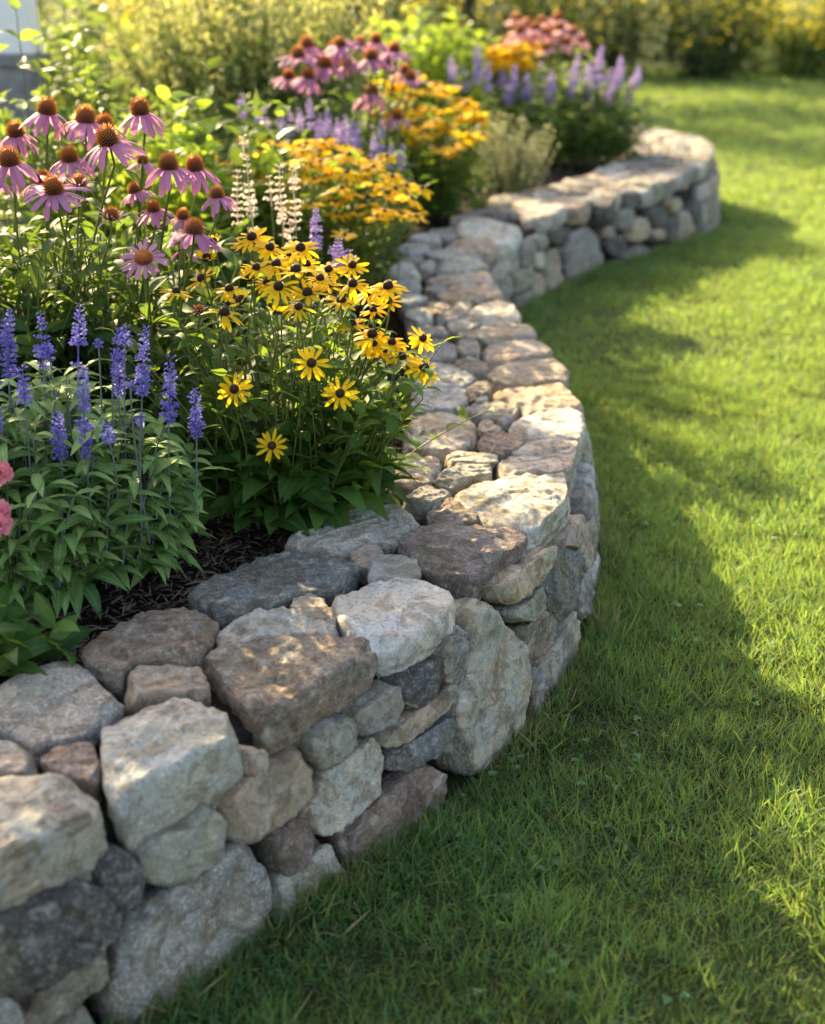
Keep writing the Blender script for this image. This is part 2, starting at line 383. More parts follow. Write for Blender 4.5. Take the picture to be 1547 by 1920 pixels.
CAPS = """pale s .15 -160,1480 -60,1455 0,1452 100,1450 145,1468 187,1498 193,1518 125,1547 60,1570 0,1600 -80,1640 -160,1690
lgreen g .15 190,1345 205,1330 240,1318 285,1310 320,1303 370,1312 415,1325 450,1343 467,1367 400,1402 330,1435 265,1470 220,1500 192,1472 187,1410
brown s .12 370,1235 410,1215 490,1200 570,1193 650,1190 695,1200 715,1222 640,1260 560,1308 500,1342 470,1330 430,1290 395,1262
white g .12 616,1119 652,1100 718,1089 795,1089 849,1103 869,1136 820,1165 770,1195 700,1207 655,1180 630,1155
purple s .09 734,1031 756,1009 795,996 849,990 904,985 954,981 987,993 997,1012 960,1032 926,1052 905,1076 880,1085 840,1077 795,1064 760,1046
white s .11 849,927 877,905 921,897 987,894 1042,887 1066,891 1075,921 1053,950 1020,970 998,1000 970,990 921,978 904,966 870,945
pale s .11 927,876 952,851 988,837 1034,821 1069,818 1089,823 1088,851 1076,878 1041,891 988,887 934,892
white q .11 952,805 970,787 1005,773 1059,763 1087,764 1098,780 1098,802 1091,818 1041,819 1005,816 980,814
ochre q .11 920,741 941,729 988,722 1041,716 1073,720 1091,738 1098,757 1059,762 1013,772 984,777 963,758
tan q .10 899,702 934,684 988,675 1045,674 1066,688 1073,709 1041,715 988,716 952,717 920,714
pink q .10 899,656 934,638 977,633 1013,635 1034,649 1043,667 988,675 942,684 913,677
tan q .09 880,622 913,608 950,602 991,601 1008,626 960,635 906,643 890,635
white q .10 883,581 895,567 931,560 963,564 977,588 979,599 940,602 913,604 888,595
tan s .09 817,556 828,542 870,537 924,535 934,547 947,562 899,563 863,569 828,568
pink q .09 790,526 828,510 878,506 920,506 930,530 881,534 842,538 805,534
lblue q .09 814,507 828,489 863,485 906,484 918,503 875,507 835,510
tan q .09 821,460 863,452 927,450 935,474 908,479 863,472
lblue s .07 785,474 830,470 880,474 912,482 860,488 810,484
white q .12 851,423 876,412 926,410 964,414 979,435 950,450 931,457 889,450 863,442
pale q .11 968,385 1010,379 1055,384 1063,398 1019,409 978,414
tan q .11 1019,370 1069,366 1103,374 1106,389 1065,391 1030,385
dark q .11 1101,367 1145,362 1156,372 1145,385 1107,384
grey g .09 -160,1330 -60,1298 0,1284 30,1260 65,1245 115,1236 160,1245 195,1265 227,1295 228,1322 200,1347 185,1385 140,1396 70,1405 45,1385 0,1367 -60,1350 -150,1380
grey q .08 -160,1392 -60,1362 0,1385 45,1392 62,1412 66,1445 0,1450 -60,1452 -150,1470
redd s .08 70,1420 110,1397 160,1390 180,1405 186,1440 172,1467 140,1456 100,1447
tan q .10 233,1270 245,1249 290,1238 350,1235 370,1247 390,1275 392,1303 350,1302 300,1300 250,1312 232,1300
brown s .08 155,1222 175,1190 230,1165 290,1140 370,1133 400,1145 410,1165 405,1192 370,1233 300,1235 245,1245 225,1275 195,1262 160,1242
pale s .08 402,1190 430,1165 470,1147 520,1138 570,1150 620,1168 640,1185 580,1190 500,1197 440,1210 410,1208
blue s .09 350,1119 382,1092 443,1059 503,1034 564,1037 630,1042 679,1067 682,1081 652,1098 613,1112 586,1112 542,1124 481,1147 437,1163 410,1158 399,1141
tan q .08 542,1127 575,1111 602,1119 630,1156 628,1168 597,1158 564,1149
pale q .10 690,1053 707,1037 751,1040 784,1053 789,1070 778,1086 740,1088 696,1086
pale g .08 534,1026 547,1004 608,971 630,949 696,935 740,938 795,957 800,974 762,998 734,1031 700,1022 657,1037 608,1037
pink q .07 652,1040 690,1020 722,1030 695,1058 665,1056
brown s .09 797,979 808,943 838,930 877,940 902,956 902,976 871,980 827,990
grey s .07 753,930 785,915 821,915 847,923 842,932 806,944 785,944
pink s .08 705,880 739,859 774,848 803,851 831,876 821,891 810,906 778,908 742,915 721,898
green s .08 810,901 846,876 881,867 917,871 924,887 899,895 870,899 849,914
pale s .08 835,862 849,848 892,844 931,851 933,866 913,870 881,867 842,875
pink q .09 750,844 760,809 782,773 821,771 870,777 892,795 892,827 874,839 831,857 799,850 771,846
tan q .08 899,812 895,791 913,786 934,795 945,805 920,810
redd s .08 897,839 899,815 945,808 977,816 988,827 959,844 934,853
grey s .08 869,770 881,759 920,752 963,754 977,770 959,789 945,802 927,788 895,782
pale q .07 886,752 899,739 913,743 915,751
brown q .07 874,731 899,716 924,722 920,732 913,739 885,749
lblue s .09 771,728 774,702 792,684 828,681 870,693 899,713 874,727 820,731
lblue s .09 771,770 769,733 820,733 874,731 878,752 863,770 821,769
brown q .07 846,684 878,668 924,684 913,695 895,699 868,690
grey q .07 856,652 863,636 895,636 899,656 895,667 870,664
grey q .08 772,680 780,645 800,632 840,632 858,655 856,675 820,681 785,686
brown q .07 853,620 892,620 899,635 863,636
pale q .07 833,610 863,596 899,596 911,606 878,617 842,620
grey q .07 814,599 842,581 878,581 881,592 850,600 820,605
pale q .06 847,574 863,565 885,569 881,580 853,583
pink q .07 799,567 828,562 846,573 835,587 814,585
lblue q .08 757,581 792,574 812,588 810,606 767,608
grey q .08 762,612 806,610 832,616 848,632 800,628 768,634
lblue q .08 742,549 785,549 803,556 792,566 753,571
grey q .07 792,542 817,533 838,540 821,551
white q .08 705,498 750,492 785,503 789,517 757,518 726,517
lblue q .07 735,528 771,522 792,532 785,546 746,546
pale q .07 782,500 803,485 821,492 814,507 800,512
lblue q .08 735,468 764,453 796,457 806,468 785,476 745,476
lblue q .07 757,443 792,436 828,446 821,459 792,453
pale q .07 735,483 780,478 800,488 760,494
grey q .08 798,432 850,424 866,440 840,450 806,443"""
for ln in CAPS.split('\n'):
    w = ln.split(' ', 3)
    cap(w[0], w[1], float(w[2]), w[3], dz=random.uniform(-.008, .008), ledge={'s': 1, 'g': .15, 'q': .3}[w[1]], rnd={'s': .055, 'g': .085, 'q': .09}[w[1]])

FACES = """dark s -60,1770 0,1735 100,1682 175,1645 205,1690 250,1712 215,1755 125,1805 55,1845 15,1858 -60,1870
dark q 178,1640 195,1602 225,1595 252,1615 271,1645 268,1690 235,1708 200,1690
brown s 30,1872 75,1850 190,1785 215,1795 213,1822 150,1870 85,1918 40,1930
grey g -80,1890 -20,1865 20,1872 36,1930 0,1990 -90,2010
grey q 90,1925 160,1880 185,1900 175,1960 100,2010 50,1990
grey g 270,1690 320,1670 370,1642 425,1597 500,1565 513,1600 513,1650 500,1725 425,1790 365,1835 280,1905 215,1900 205,1850 215,1790 240,1730
green q 258,1595 280,1580 350,1545 395,1507 420,1522 425,1550 422,1600 380,1630 320,1660 280,1655 265,1625
tan q 420,1490 450,1470 505,1445 555,1410 580,1407 596,1430 596,1470 570,1520 525,1545 470,1580 435,1575 420,1530
pink q 457,1450 470,1405 492,1410 500,1435 490,1460
green q 577,1395 610,1365 650,1342 665,1365 666,1395 630,1420 605,1445 588,1420
pale g 605,1445 650,1415 695,1380 712,1400 716,1440 705,1490 670,1530 635,1560 590,1577 575,1570 568,1520 595,1480
purple s 510,1560 555,1530 572,1550 577,1595 563,1625 530,1640 518,1600
pale g 518,1650 575,1617 615,1577 640,1597 637,1630 590,1680 550,1710 515,1705
redd s 641,1559 685,1515 740,1471 822,1416 836,1432 833,1465 767,1530 707,1575 674,1605 646,1590
blue s 718,1421 740,1405 795,1372 838,1342 844,1367 816,1405 784,1432 740,1452 723,1449
tan s 707,1388 723,1366 795,1322 855,1279 860,1295 844,1317 795,1361 740,1394 718,1399
dark s 740,1284 784,1257 822,1229 827,1251 822,1290 778,1322 751,1328
grey s 663,1345 707,1306 740,1284 748,1317 740,1344 696,1377 668,1377
grey s 822,1213 871,1169 882,1202 871,1246 844,1279 827,1279
pale s 882,1158 921,1119 948,1141 970,1191 981,1224 990,1301 970,1334 937,1380 893,1430 860,1425 844,1361 855,1290 877,1235
ochre s 926,1114 948,1092 992,1053 1031,1020 1033,1053 1009,1086 970,1125 954,1133
green s 954,1147 987,1125 1014,1097 1022,1114 1014,1141 981,1166 965,1166
brown s 970,1180 1014,1141 1033,1152 1031,1196 1003,1238 985,1244
blue s 1009,1086 1036,1031 1064,1026 1080,1042 1083,1086 1064,1141 1042,1174 1036,1147 1025,1108
pale s 1014,1246 1042,1202 1069,1141 1083,1158 1080,1191 1053,1240 1025,1275
grey s 990,1268 1012,1248 1022,1262 1018,1298 992,1305
pink s 1040,1020 1069,987 1086,960 1097,993 1104,1042 1095,1075 1080,1035
grey s 1080,1085 1100,1070 1106,1100 1098,1140 1084,1150
grey g 1065,502 1052,456 1073,435 1103,420 1124,439 1139,486 1128,502 1069,530 1063,494
tan g 1019,469 1040,462 1052,486 1055,536 1027,550 1019,510
tan q 992,510 1015,507 1021,545 1002,562
grey q 952,477 968,469 977,490 968,511 952,511
grey q 977,452 998,448 1004,481 994,511 977,494
pale q 998,477 1019,469 1019,502 1002,507
grey q 998,444 1023,439 1027,460 1006,469
dark q 1031,435 1065,425 1073,435 1052,456 1036,456
dark q 1107,410 1153,402 1153,416 1111,423
grey q 1157,393 1187,391 1191,418 1174,435 1157,427
ochre q 1178,427 1195,406 1216,414 1218,439 1204,456 1183,452
dark q 1136,448 1170,439 1178,460 1170,477 1141,473
pink q 1128,427 1149,423 1153,444 1132,448
grey s 1145,481 1191,460 1229,456 1233,471 1191,492 1153,502
dark q 1212,397 1237,385 1254,402 1250,423 1225,427
tan q 1221,435 1242,427 1250,444 1229,452
dark q 1250,410 1271,406 1271,448 1254,448
tan q 1252,376 1271,370 1279,389 1263,402
tan g 1271,402 1288,393 1307,427 1305,455 1275,472 1271,444
dark q 1296,389 1313,368 1317,418 1307,427
grey q 1313,414 1326,410 1330,439 1313,447
brown s 1233,452 1267,448 1271,470 1237,476"""
for ln in FACES.split('\n'):
    w = ln.split(' ', 2)
    face(w[0], w[1], w[2], ledge={'s': 1, 'g': .2, 'q': .3}[w[1]], rnd={'s': .06, 'g': .09, 'q': .13}[w[1]])

# the rest of the wall, past what can be told apart: caps in two or three rows, faces in courses
def s_of(pt): return int(np.argmin(((OUT-pt)**2).sum(1)))
def inner_of(k): return INN[int(np.argmin(((INN-OUT[k])**2).sum(1)))]
cols = ['pale', 'tan', 'grey', 'green', 'pink', 'brown', 'white', 'dark', 'lblue', 'ochre']
wts = np.array([5, 4, 5, 3, 2, 2, 2, 2, 2, 1.]); wts /= wts.sum()
def pick(): return str(rng.choice(cols, p=wts))
def quad_patch(f, n=3, j=.0):
    """outline of f(u,v) over the unit square with wobble"""
    e = []
    for k in range(4):
        for t in np.linspace(0, 1, n, endpoint=False):
            u, v = [(t, 0), (1, t), (1-t, 1), (0, 1-t)][k]
            e.append(f(u + rng.uniform(-j, j), v + rng.uniform(-j, j)))
    return np.array(e)
k_far, k_end = s_of(on_z(1108, 380, H)[:2]), len(OUT)-2
k_mid = s_of(on_z(975, 418, H)[:2])
def cap_rows(k0, k1, w0, w1):
    w = w0
    while w < w1-.05:
        dw = min(float(rng.uniform(.2, .34)), w1-w)
        if w1-w-dw < .14: dw = w1-w
        k = k0
        while k < k1:
            dk = int(rng.uniform(.12, .27)/.03)
            kk = min(k+dk, k1)
            if k1-kk < 4: kk = k1
            def f(u, v):
                q = k + u*(kk-k); a = OUT[min(int(q), len(OUT)-1)]; b = inner_of(min(int(q), len(OUT)-1))
                return a + (b-a)*(w + v*dw)
            th = float(rng.uniform(.08, .13)); poly = quad_patch(f, 3, .07)
            seedn[0] += 1
            mb, c = rock_mesh(poly, th, seedn[0], .10, m=48, grow=.90)
            stone('capstone', mb, pick(), str(rng.choice(['q', 's', 'g'])), (c[0], c[1], H+float(rng.uniform(-.015, .012))-th*.5), rank=float(c[1])+(10 if k > 330 else 0))
            k = kk
        w += dw
cap_rows(k_far, k_end, 0, 1.0)
cap_rows(k_mid, k_far, .36, 1.0)
def face_rows(k0, k1, z1=.30):
    z = -.02
    while z < z1-.04:
        dz = float(rng.uniform(.09, .15)); dz = z1-z if z1-z-dz < .06 else dz
        k = k0
        while k < k1:
            kk = min(k + int(rng.uniform(.14, .34)/.03), k1)
            if k1-kk < 3: kk = k1
            def f(u, v):
                q = min(int(k+u*(kk-k)), len(OUT)-1); zz = z+v*dz
                a = OUT[q] + NRM[q]*BATTER*(1-zz/H); return np.array([a[0], a[1], zz+float(lawn_z(a[1]))*(1-zz/H)])
            P3 = quad_patch(f, 3, .08); seedn[0] += 1
            face_at(pick(), str(rng.choice(['q', 's', 'g'])), P3, NRM[(k+kk)//2], rank=k+(400 if k0 < 100 else 0), m=40, grow=.93)
            k = kk
        z += dz
kb0, kb1 = s_of(on_z(1092, 900, H)[:2]), s_of(on_z(920, 470, H)[:2])
face_rows(kb0+4, 190)
face_rows(191, 200, .2)
k_v = 287
face_rows(k_v, k_end)
finish_stones()
# core of rubble and earth behind the stones
mb = MB()
o2 = OUT - NRM*.045; f2 = FOOT - NRM*.06; inn = np.array([inner_of(k) for k in range(len(OUT))])
inn = inn + (o2-inn)/np.linalg.norm(o2-inn, axis=1)[:, None]*.03
n = len(OUT); zt = np.full(n, H-.055)
vv = np.vstack([np.column_stack([f2, np.full(n, -.25)]), np.column_stack([o2, zt]), np.column_stack([inn, zt]), np.column_stack([inn, np.full(n, .1)])])
i = np.arange(n-1)
mb.add(vv, [np.column_stack([r*n+i, r*n+i+1, (r+1)*n+i+1, (r+1)*n+i]) for r in range(3)])
part('rubble_core', mb, M_CORE, wall)

# ------------------------------------------------------------------ ground
def grid_sheet(xs, ys, zf):
    X, Y = np.meshgrid(xs, ys); Z = zf(X, Y); v = np.column_stack([X.ravel(), Y.ravel(), Z.ravel()])
    a, b = len(xs), len(ys); i = (np.arange(b-1)[:, None]*a + np.arange(a-1)[None]).ravel()
    return v, np.column_stack([i, i+1, i+a+1, i+a])
mb = MB()
xs = np.concatenate([np.linspace(-140, -10, 14), np.linspace(-8, 10, 60), np.linspace(12, 140, 16)])
ys = np.concatenate([np.linspace(-12, 14, 90), np.linspace(15, 40, 26), np.linspace(45, 260, 20)])
mb.add(*grid_sheet(xs, ys, lambda X, Y: lawn_z(Y) + .01*np.sin(X*1.7)*np.sin(Y*1.3)))
lawn = link('lawn', mb.mesh('lawn', M_TURF)); tag(lawn, 'mown green lawn beside the curving stone wall', 'lawn', kind='structure')
# bed of dark earth inside the wall, slightly crowned
bed_edge = inn + (inn-o2)*.02
left = [(-9, 12.4), (-9, -3), (bed_edge[0][0], -3)]
mb = MB()
bx = np.linspace(0, 1, 40)
rows = []
for e in bed_edge:
    far = np.array([-9.0, e[1]]); rows.append(e[None] + (far-e)[None]*(bx[:, None]**1.7))
rows = np.array(rows)
keep = np.concatenate([[True], np.diff(bed_edge[:, 1]) > .0])
yy = -np.inf; ok = []
for k, e in enumerate(bed_edge):
    if e[1] > yy+.004: ok.append(k); yy = e[1]
rows = rows[ok]
nn = np.array([[mn.noise(Vector((p[0]*3, p[1]*3, 0))) for p in r] for r in rows])
d = rows[:, :1, 0]-rows[:, :, 0]
Z = BED - .035 + .05*sstep(0, .5, d) + .02*nn*sstep(0, .15, d)
v = np.column_stack([rows[:, :, 0].ravel(), rows[:, :, 1].ravel(), Z.ravel()])
a = 40; b = len(rows); i = (np.arange(b-1)[:, None]*a + np.arange(a-1)[None]).ravel()
mb.add(v, np.column_stack([i, i+a, i+a+1, i+1]))
bed = link('garden_bed', mb.mesh('garden_bed', M_SOIL)); tag(bed, 'dark mulched earth of the flower bed behind the wall', 'garden bed', kind='structure')
BEDX = np.array([r[0] for r in rows])
def bed_in(x, y):
    return x < np.interp(y, BEDX[:, 1], BEDX[:, 0])

# ------------------------------------------------------------------ plant building blocks
UP = np.array([0, 0, 1.0])
def unit(a): return a/np.maximum(np.linalg.norm(a, axis=-1, keepdims=True), 1e-9)
def blade_template(segs, shape, fold=.25, curl=.6, curl0=0.0, wave=0.0):
    """unit leaf along +y; columns left, midrib, right; returns verts (in width/length/normal units), quads, data"""
    t = np.linspace(0, 1, segs+1); w = np.array([shape(x) for x in t])
    ang = curl0 - curl*t; ds = 1/segs
    y = np.concatenate([[0], np.cumsum(np.cos((ang[:-1]+ang[1:])/2)*ds)]); z = np.concatenate([[0], np.cumsum(np.sin((ang[:-1]+ang[1:])/2)*ds)])
    k = len(t)
    V = np.zeros((k, 3, 3)); D = np.zeros((k, 3, 4))
    for c, sx in enumerate((-1, 0, 1)):
        V[:, c, 0] = sx*w*.5; V[:, c, 1] = y; V[:, c, 2] = z
        D[:, c, 1] = t; D[:, c, 2] = 1-abs(sx)
    V[:, 0, 2] += 0; lift = fold*w*.5
    LIFT = np.zeros((k, 3)); LIFT[:, 0] = LIFT[:, 2] = 1
    if wave:
        LIFT[:, 0] += wave*np.sin(t*14); LIFT[:, 2] += wave*np.cos(t*13)
    i = np.arange(k-1)*3
    Q = np.concatenate([np.column_stack([i+a, i+a+1, i+a+4, i+a+3]) for a in (0, 1)])
    return V.reshape(-1, 3), (LIFT*lift[:, None]).ravel(), Q, D.reshape(-1, 4)
def sh_lance(x): return max(.02, math.sin(math.pi*x**.75))**.9 if x < .999 else .02
def sh_ovate(x): return max(.03, math.sin(math.pi*x**.58))**.8 if x < .999 else .02
def sh_blunt(x): return .55+.45*math.sin(min(1, x*1.5)*math.pi/2) if x < .82 else max(.16, math.sqrt(max(0, 1-((x-.82)/.19)**2)))
def sh_ray(x): return (.55+.45*math.sin(min(1, x*1.8)*math.pi/2))*(1 if x < .7 else max(.12, 1-((x-.7)/.32)**2))
T_LANCE = [blade_template(5, sh_lance, .3, c, c0, .15) for c, c0 in ((.5, .2), (.9, .3), (1.3, .5), (1.7, .5))]
T_OVATE = [blade_template(6, sh_ovate, .28, c, c0, .25) for c, c0 in ((.4, .1), (.8, .3), (1.2, .4))]
T_SMALL = [blade_template(3, sh_ovate, .3, c, .2) for c in (.3, .8)]
T_GRASS = [blade_template(3, lambda x: max(.04, 1-x**1.6), .35, c, 0) for c in (.3, .9, 1.5)]
def place_blades(mb, tmpls, pos, dirs, length, width, roll=.4, rnd=None, mi=0, up=UP):
    pos = np.atleast_2d(np.asarray(pos, float)); n = len(pos)
    dirs = unit(np.atleast_2d(np.asarray(dirs, float)) + rng.normal(0, 1e-4, (n, 3)))
    length = np.broadcast_to(length, n); width = np.broadcast_to(width, n)
    ups = np.broadcast_to(up, (n, 3)) + rng.normal(0, roll, (n, 3))
    side = unit(np.cross(dirs, ups)); nrm = np.cross(side, dirs)
    rnd = rng.random(n) if rnd is None else np.broadcast_to(rnd, n)
    which = rng.integers(0, len(tmpls), n)
    for t, (V, lift, Q, D) in enumerate(tmpls):
        m = which == t; c = int(m.sum())
        if not c: continue
        L, Wd = length[m][:, None, None], width[m][:, None, None]
        v = pos[m][:, None] + V[None, :, 0:1]*Wd*side[m][:, None] + V[None, :, 1:2]*L*dirs[m][:, None] + (V[None, :, 2:3]*L + lift[None, :, None]*Wd)*nrm[m][:, None]
        d = np.broadcast_to(D, (c,)+D.shape).copy(); d[:, :, 0] = rnd[m][:, None]; d[:, :, 3] = 1
        k = len(V); q = (Q[None] + (np.arange(c)*k)[:, None, None]).reshape(-1, 4)
        mb.add(v.reshape(-1, 3), q, d.reshape(-1, 4), mi)
def tube(mb, pts, r0, r1, sides=5, rnd=.5, mi=0):
    pts = np.asarray(pts, float); k = len(pts)
    t = unit(np.gradient(pts, axis=0)); ref = np.array([1.0, .2, 0])
    a = unit(np.cross(t, ref)); b = np.cross(t, a); r = np.linspace(r0, r1, k)
    th = np.arange(sides)*2*math.pi/sides
    v = pts[:, None] + r[:, None, None]*(np.cos(th)[None, :, None]*a[:, None] + np.sin(th)[None, :, None]*b[:, None])
    i = np.arange(sides); j = (i+1) % sides
    q = np.concatenate([np.column_stack([s*sides+i, s*sides+j, (s+1)*sides+j, (s+1)*sides+i]) for s in range(k-1)])
    d = np.zeros((k*sides, 4)); d[:, 0] = rnd; d[:, 1] = np.repeat(np.linspace(0, 1, k), sides)
    mb.add(v.reshape(-1, 3), q, d, mi)
def bez(p0, p1, p2, n=8):
    t = np.linspace(0, 1, n)[:, None]; return (1-t)**2*np.asarray(p0) + 2*t*(1-t)*np.asarray(p1) + t*t*np.asarray(p2)
def stem_path(base, tip, bow=.55, n=8):
    base, tip = np.asarray(base, float), np.asarray(tip, float)
    c = base*(1-bow)+tip*bow; c[:2] = base[:2]*.72 + tip[:2]*.28 + rng.normal(0, .012, 2)
    return bez(base, c, tip, n)
def along(path, t):
    k = np.clip(np.asarray(t)*(len(path)-1), 0, len(path)-1.001); i = k.astype(int); f = (k-i)[:, None]
    return path[i]*(1-f)+path[i+1]*f
def stem_leaves(mb, path, n, L, Wd, tm, t0=.1, t1=.95, rise=.3, taper=.5, pair=True, mi=0, roll=.3, spin=None):
    t = np.linspace(t0, t1, n) + rng.uniform(-.02, .02, n); p = along(path, t)
    sp = rng.uniform(0, 6.28) if spin is None else spin
    for s in ((0, math.pi) if pair else (0,)):
        az = sp + np.arange(n)*(math.pi/2 if pair else 2.4) + s + rng.normal(0, .3, n)
        d = np.column_stack([np.cos(az), np.sin(az), rise + rng.normal(0, .25, n)])
        sc = (1-taper*t)*rng.uniform(.75, 1.2, n)
        place_blades(mb, tm, p, d, L*sc, Wd*sc, roll, mi=mi)
def ell(n, c, r, flat=True):
    a = rng.uniform(0, 2*math.pi, n); q = np.sqrt(rng.random(n))
    return np.column_stack([c[0]+r[0]*q*np.cos(a), c[1]+r[1]*q*np.sin(a), np.full(n, c[2] if len(c) > 2 else BED)])

# leaves, stems, petals
M_SALVIA = leaf_material('sage_leaf', (.085, .17, .045), (.27, .41, .125), (.22, .36, .08), .28, .55, .3, .35)
M_CONELEAF = leaf_material('coneflower_leaf', (.016, .046, .014), (.058, .125, .032), (.30, .46, .05), .32, .58, .2, .3)
M_RUDLEAF = leaf_material('rudbeckia_leaf', (.016, .050, .012), (.075, .16, .032), (.38, .54, .05), .36, .58, .2, .3)
M_STEM = leaf_material('flower_stem', (.07, .11, .025), (.17, .20, .055), (.30, .36, .06), .15, .5, .3, 0)
M_SAGESTEM = leaf_material('sage_stem', (.10, .13, .13), (.22, .24, .30), (.2, .25, .2), .1, .6, .2, 0)
M_LIME = leaf_material('lime_leaf', (.05, .13, .018), (.20, .32, .04), (.50, .66, .06), .46, .45, .35, .2)
M_SHRUB = leaf_material('shrub_leaf', (.028, .075, .022), (.11, .19, .05), (.36, .48, .07), .40, .5, .3, .2)
M_FEATHER = leaf_material('feathery_leaf', (.03, .075, .028), (.12, .185, .06), (.34, .42, .11), .38, .6, .2, 0)
M_DARKLEAF = leaf_material('dark_leaf', (.012, .035, .010), (.04, .085, .02), (.15, .26, .03), .3, .4, .45, .2)
M_SILVER = leaf_material('silvery_leaf', (.12, .17, .10), (.34, .37, .24), (.5, .5, .25), .35, .6, .2, 0)
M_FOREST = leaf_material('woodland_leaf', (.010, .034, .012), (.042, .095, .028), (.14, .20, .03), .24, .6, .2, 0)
M_SUNLITLEAF = leaf_material('sunlit_gold_leaf', (.10, .13, .02), (.36, .36, .05), (.95, .82, .08), .6, .6, .2, 0)  # sunlit glow of the far foliage, put into the leaf colour
M_CONEPETAL = leaf_material('coneflower_petal', (.32, .115, .28), (.55, .26, .44), (.72, .31, .48), .42, .6, .2, .12, tip=None)
M_FADEPETAL = leaf_material('faded_coneflower_petal', (.45, .26, .33), (.66, .46, .48), (.8, .5, .45), .42, .7, .1, .1)
M_RUDPETAL = leaf_material('golden_petal', (.94, .57, .010), (1, .69, .017), (1, .76, .022), .64, .5, .25, .0, tip=(.95, .55, .010))
M_BLUE = leaf_material('blue_floret', (.09, .08, .34), (.29, .27, .70), (.3, .28, .8), .3, .6, .2, 0)
M_LILAC = leaf_material('lilac_floret', (.24, .17, .48), (.52, .41, .74), (.6, .48, .8), .35, .6, .2, 0)
M_CREAM = leaf_material('cream_floret', (.46, .38, .40), (.78, .72, .62), (.85, .78, .6), .35, .6, .2, 0)
M_PINK = leaf_material('pink_petal', (.55, .13, .19), (.82, .30, .36), (.85, .3, .3), .4, .55, .2, 0)
M_SALMON = leaf_material('salmon_petal', (.66, .28, .36), (.85, .48, .52), (.95, .48, .46), .4, .6, .2, 0)
def cone_material(name, low, high, dist=.55):
    m, nt, out = mat(name)
    at = N(nt, 'ShaderNodeAttribute', attribute_name='leafdata'); se = N(nt, 'ShaderNodeSeparateColor'); nt.links.new(at.outputs['Color'], se.inputs[0])
    f = math_(nt, 'ADD', math_(nt, 'MULTIPLY', se.outputs[1], dist), math_(nt, 'MULTIPLY', se.outputs[2], 1-dist))
    c = ramp(nt, f, [(.08, low), (.36, [a*.55+b*.45 for a, b in zip(low, high)]), (.75, high)])
    b = N(nt, 'ShaderNodeBsdfPrincipled'); b.inputs['Roughness'].default_value = .55; b.inputs['Specular IOR Level'].default_value = .25
    nt.links.new(c, b.inputs['Base Color']); nt.links.new(b.outputs[0], out.inputs[0]); return m
M_CONE = cone_material('coneflower_cone', (.025, .008, .005), (.92, .26, .018), .38)
M_DARKCONE = cone_material('dark_brown_cone', (.010, .005, .003), (.055, .022, .012), .5)

def cone_mb(rad, h, n, spike, sr, dome=.62, under=.25):
    """a domed flower centre set with little spikes in spirals"""
    mb = MB(); K, S = 9, 18
    def prof(u):     # u 0 rim .. 1 top
        a = u*math.pi/2*1.15 - .15*math.pi/2
        return rad*math.cos(a)**.75 if a < math.pi/2-.001 else 0, h*(math.sin(max(a, -.4))*.8+.2)
    rows = np.array([prof(u) for u in np.linspace(0, .995, K)])
    th = np.arange(S)*2*math.pi/S
    v = np.array([[r*math.cos(t), r*math.sin(t), z] for r, z in rows for t in th]); v = np.vstack([v, [0, 0, rows[-1, 1]]])
    d = np.zeros((len(v), 4)); d[:, 1] = np.append(np.repeat(np.linspace(0, .8, K), S), .8); d[:, 2] = 0
    i = np.arange(S); j = (i+1) % S
    q = np.concatenate([np.column_stack([k*S+i, k*S+j, (k+1)*S+j, (k+1)*S+i]) for k in range(K-1)])
    mb.add(v, [q, np.column_stack([(K-1)*S+i, (K-1)*S+j, np.full(S, K*S)])], d)
    g = np.arange(n); u = 1-np.sqrt((g+.5)/n)**1.15; az = g*2.39996
    P = np.array([prof(x) for x in u]); P2 = np.array([prof(min(1, x+.02)) for x in u])
    base = np.column_stack([P[:, 0]*np.cos(az), P[:, 0]*np.sin(az), P[:, 1]])
    tg = P2-P; nn = unit(np.column_stack([tg[:, 1]*np.cos(az), tg[:, 1]*np.sin(az), -tg[:, 0]]))
    nn = unit(nn + np.array([0, 0, .35])); a = unit(np.cross(nn, [.3, .1, 1.0])); b = np.cross(nn, a)
    ln = spike*rng.uniform(.8, 1.2, n)[:, None]
    c4 = [base + sr*(math.cos(t)*a+math.sin(t)*b) for t in (0, 2.094, 4.189)] + [base+nn*ln]
    v = np.stack(c4, 1).reshape(-1, 3); o = (np.arange(n)*4)[:, None]
    d = np.zeros((n, 4, 4)); d[:, :, 1] = u[:, None]; d[:, 3, 2] = 1; d[:, :3, 2] = .15
    mb.add(v, np.concatenate([o+np.array([[0, 1, 3]]), o+np.array([[1, 2, 3]]), o+np.array([[2, 0, 3]])]), d.reshape(-1, 4))
    return mb
def rays_mb(n, r0, L, Wd, a0, a1, shape, jit=.12, z=0.0, rows=1, fold=-.18, miss=0.0, twist=.15):
    mb = MB()
    for k in range(n):
        if rng.random() < miss: continue
        az = (k+.5*rng.normal(0, .25))*2*math.pi/n
        s0, s1 = a0+rng.normal(0, jit), a1+rng.normal(0, jit*1.6)
        tm = [blade_template(6, shape, fold, s0-s1, s0)]
        rad = np.array([math.cos(az), math.sin(az), 0])
        up = np.array([0, 0, 1.0])
        l = L*rng.uniform(.84, 1.1)
        place_blades(mb, tm, [rad*r0+np.array([0, 0, z-.0006*(k % 3)])], [rad + rng.normal(0, .05, 3)], l, Wd*rng.uniform(.8, 1.12), twist, up=up)
    return mb
def head_kind(petal, pm, cone, cm):
    return petal.mesh('flower', pm), cone.mesh('cone', cm)
CONES = [cone_mb(.0205, .038, 170, .0105, .0015) for _ in range(3)]
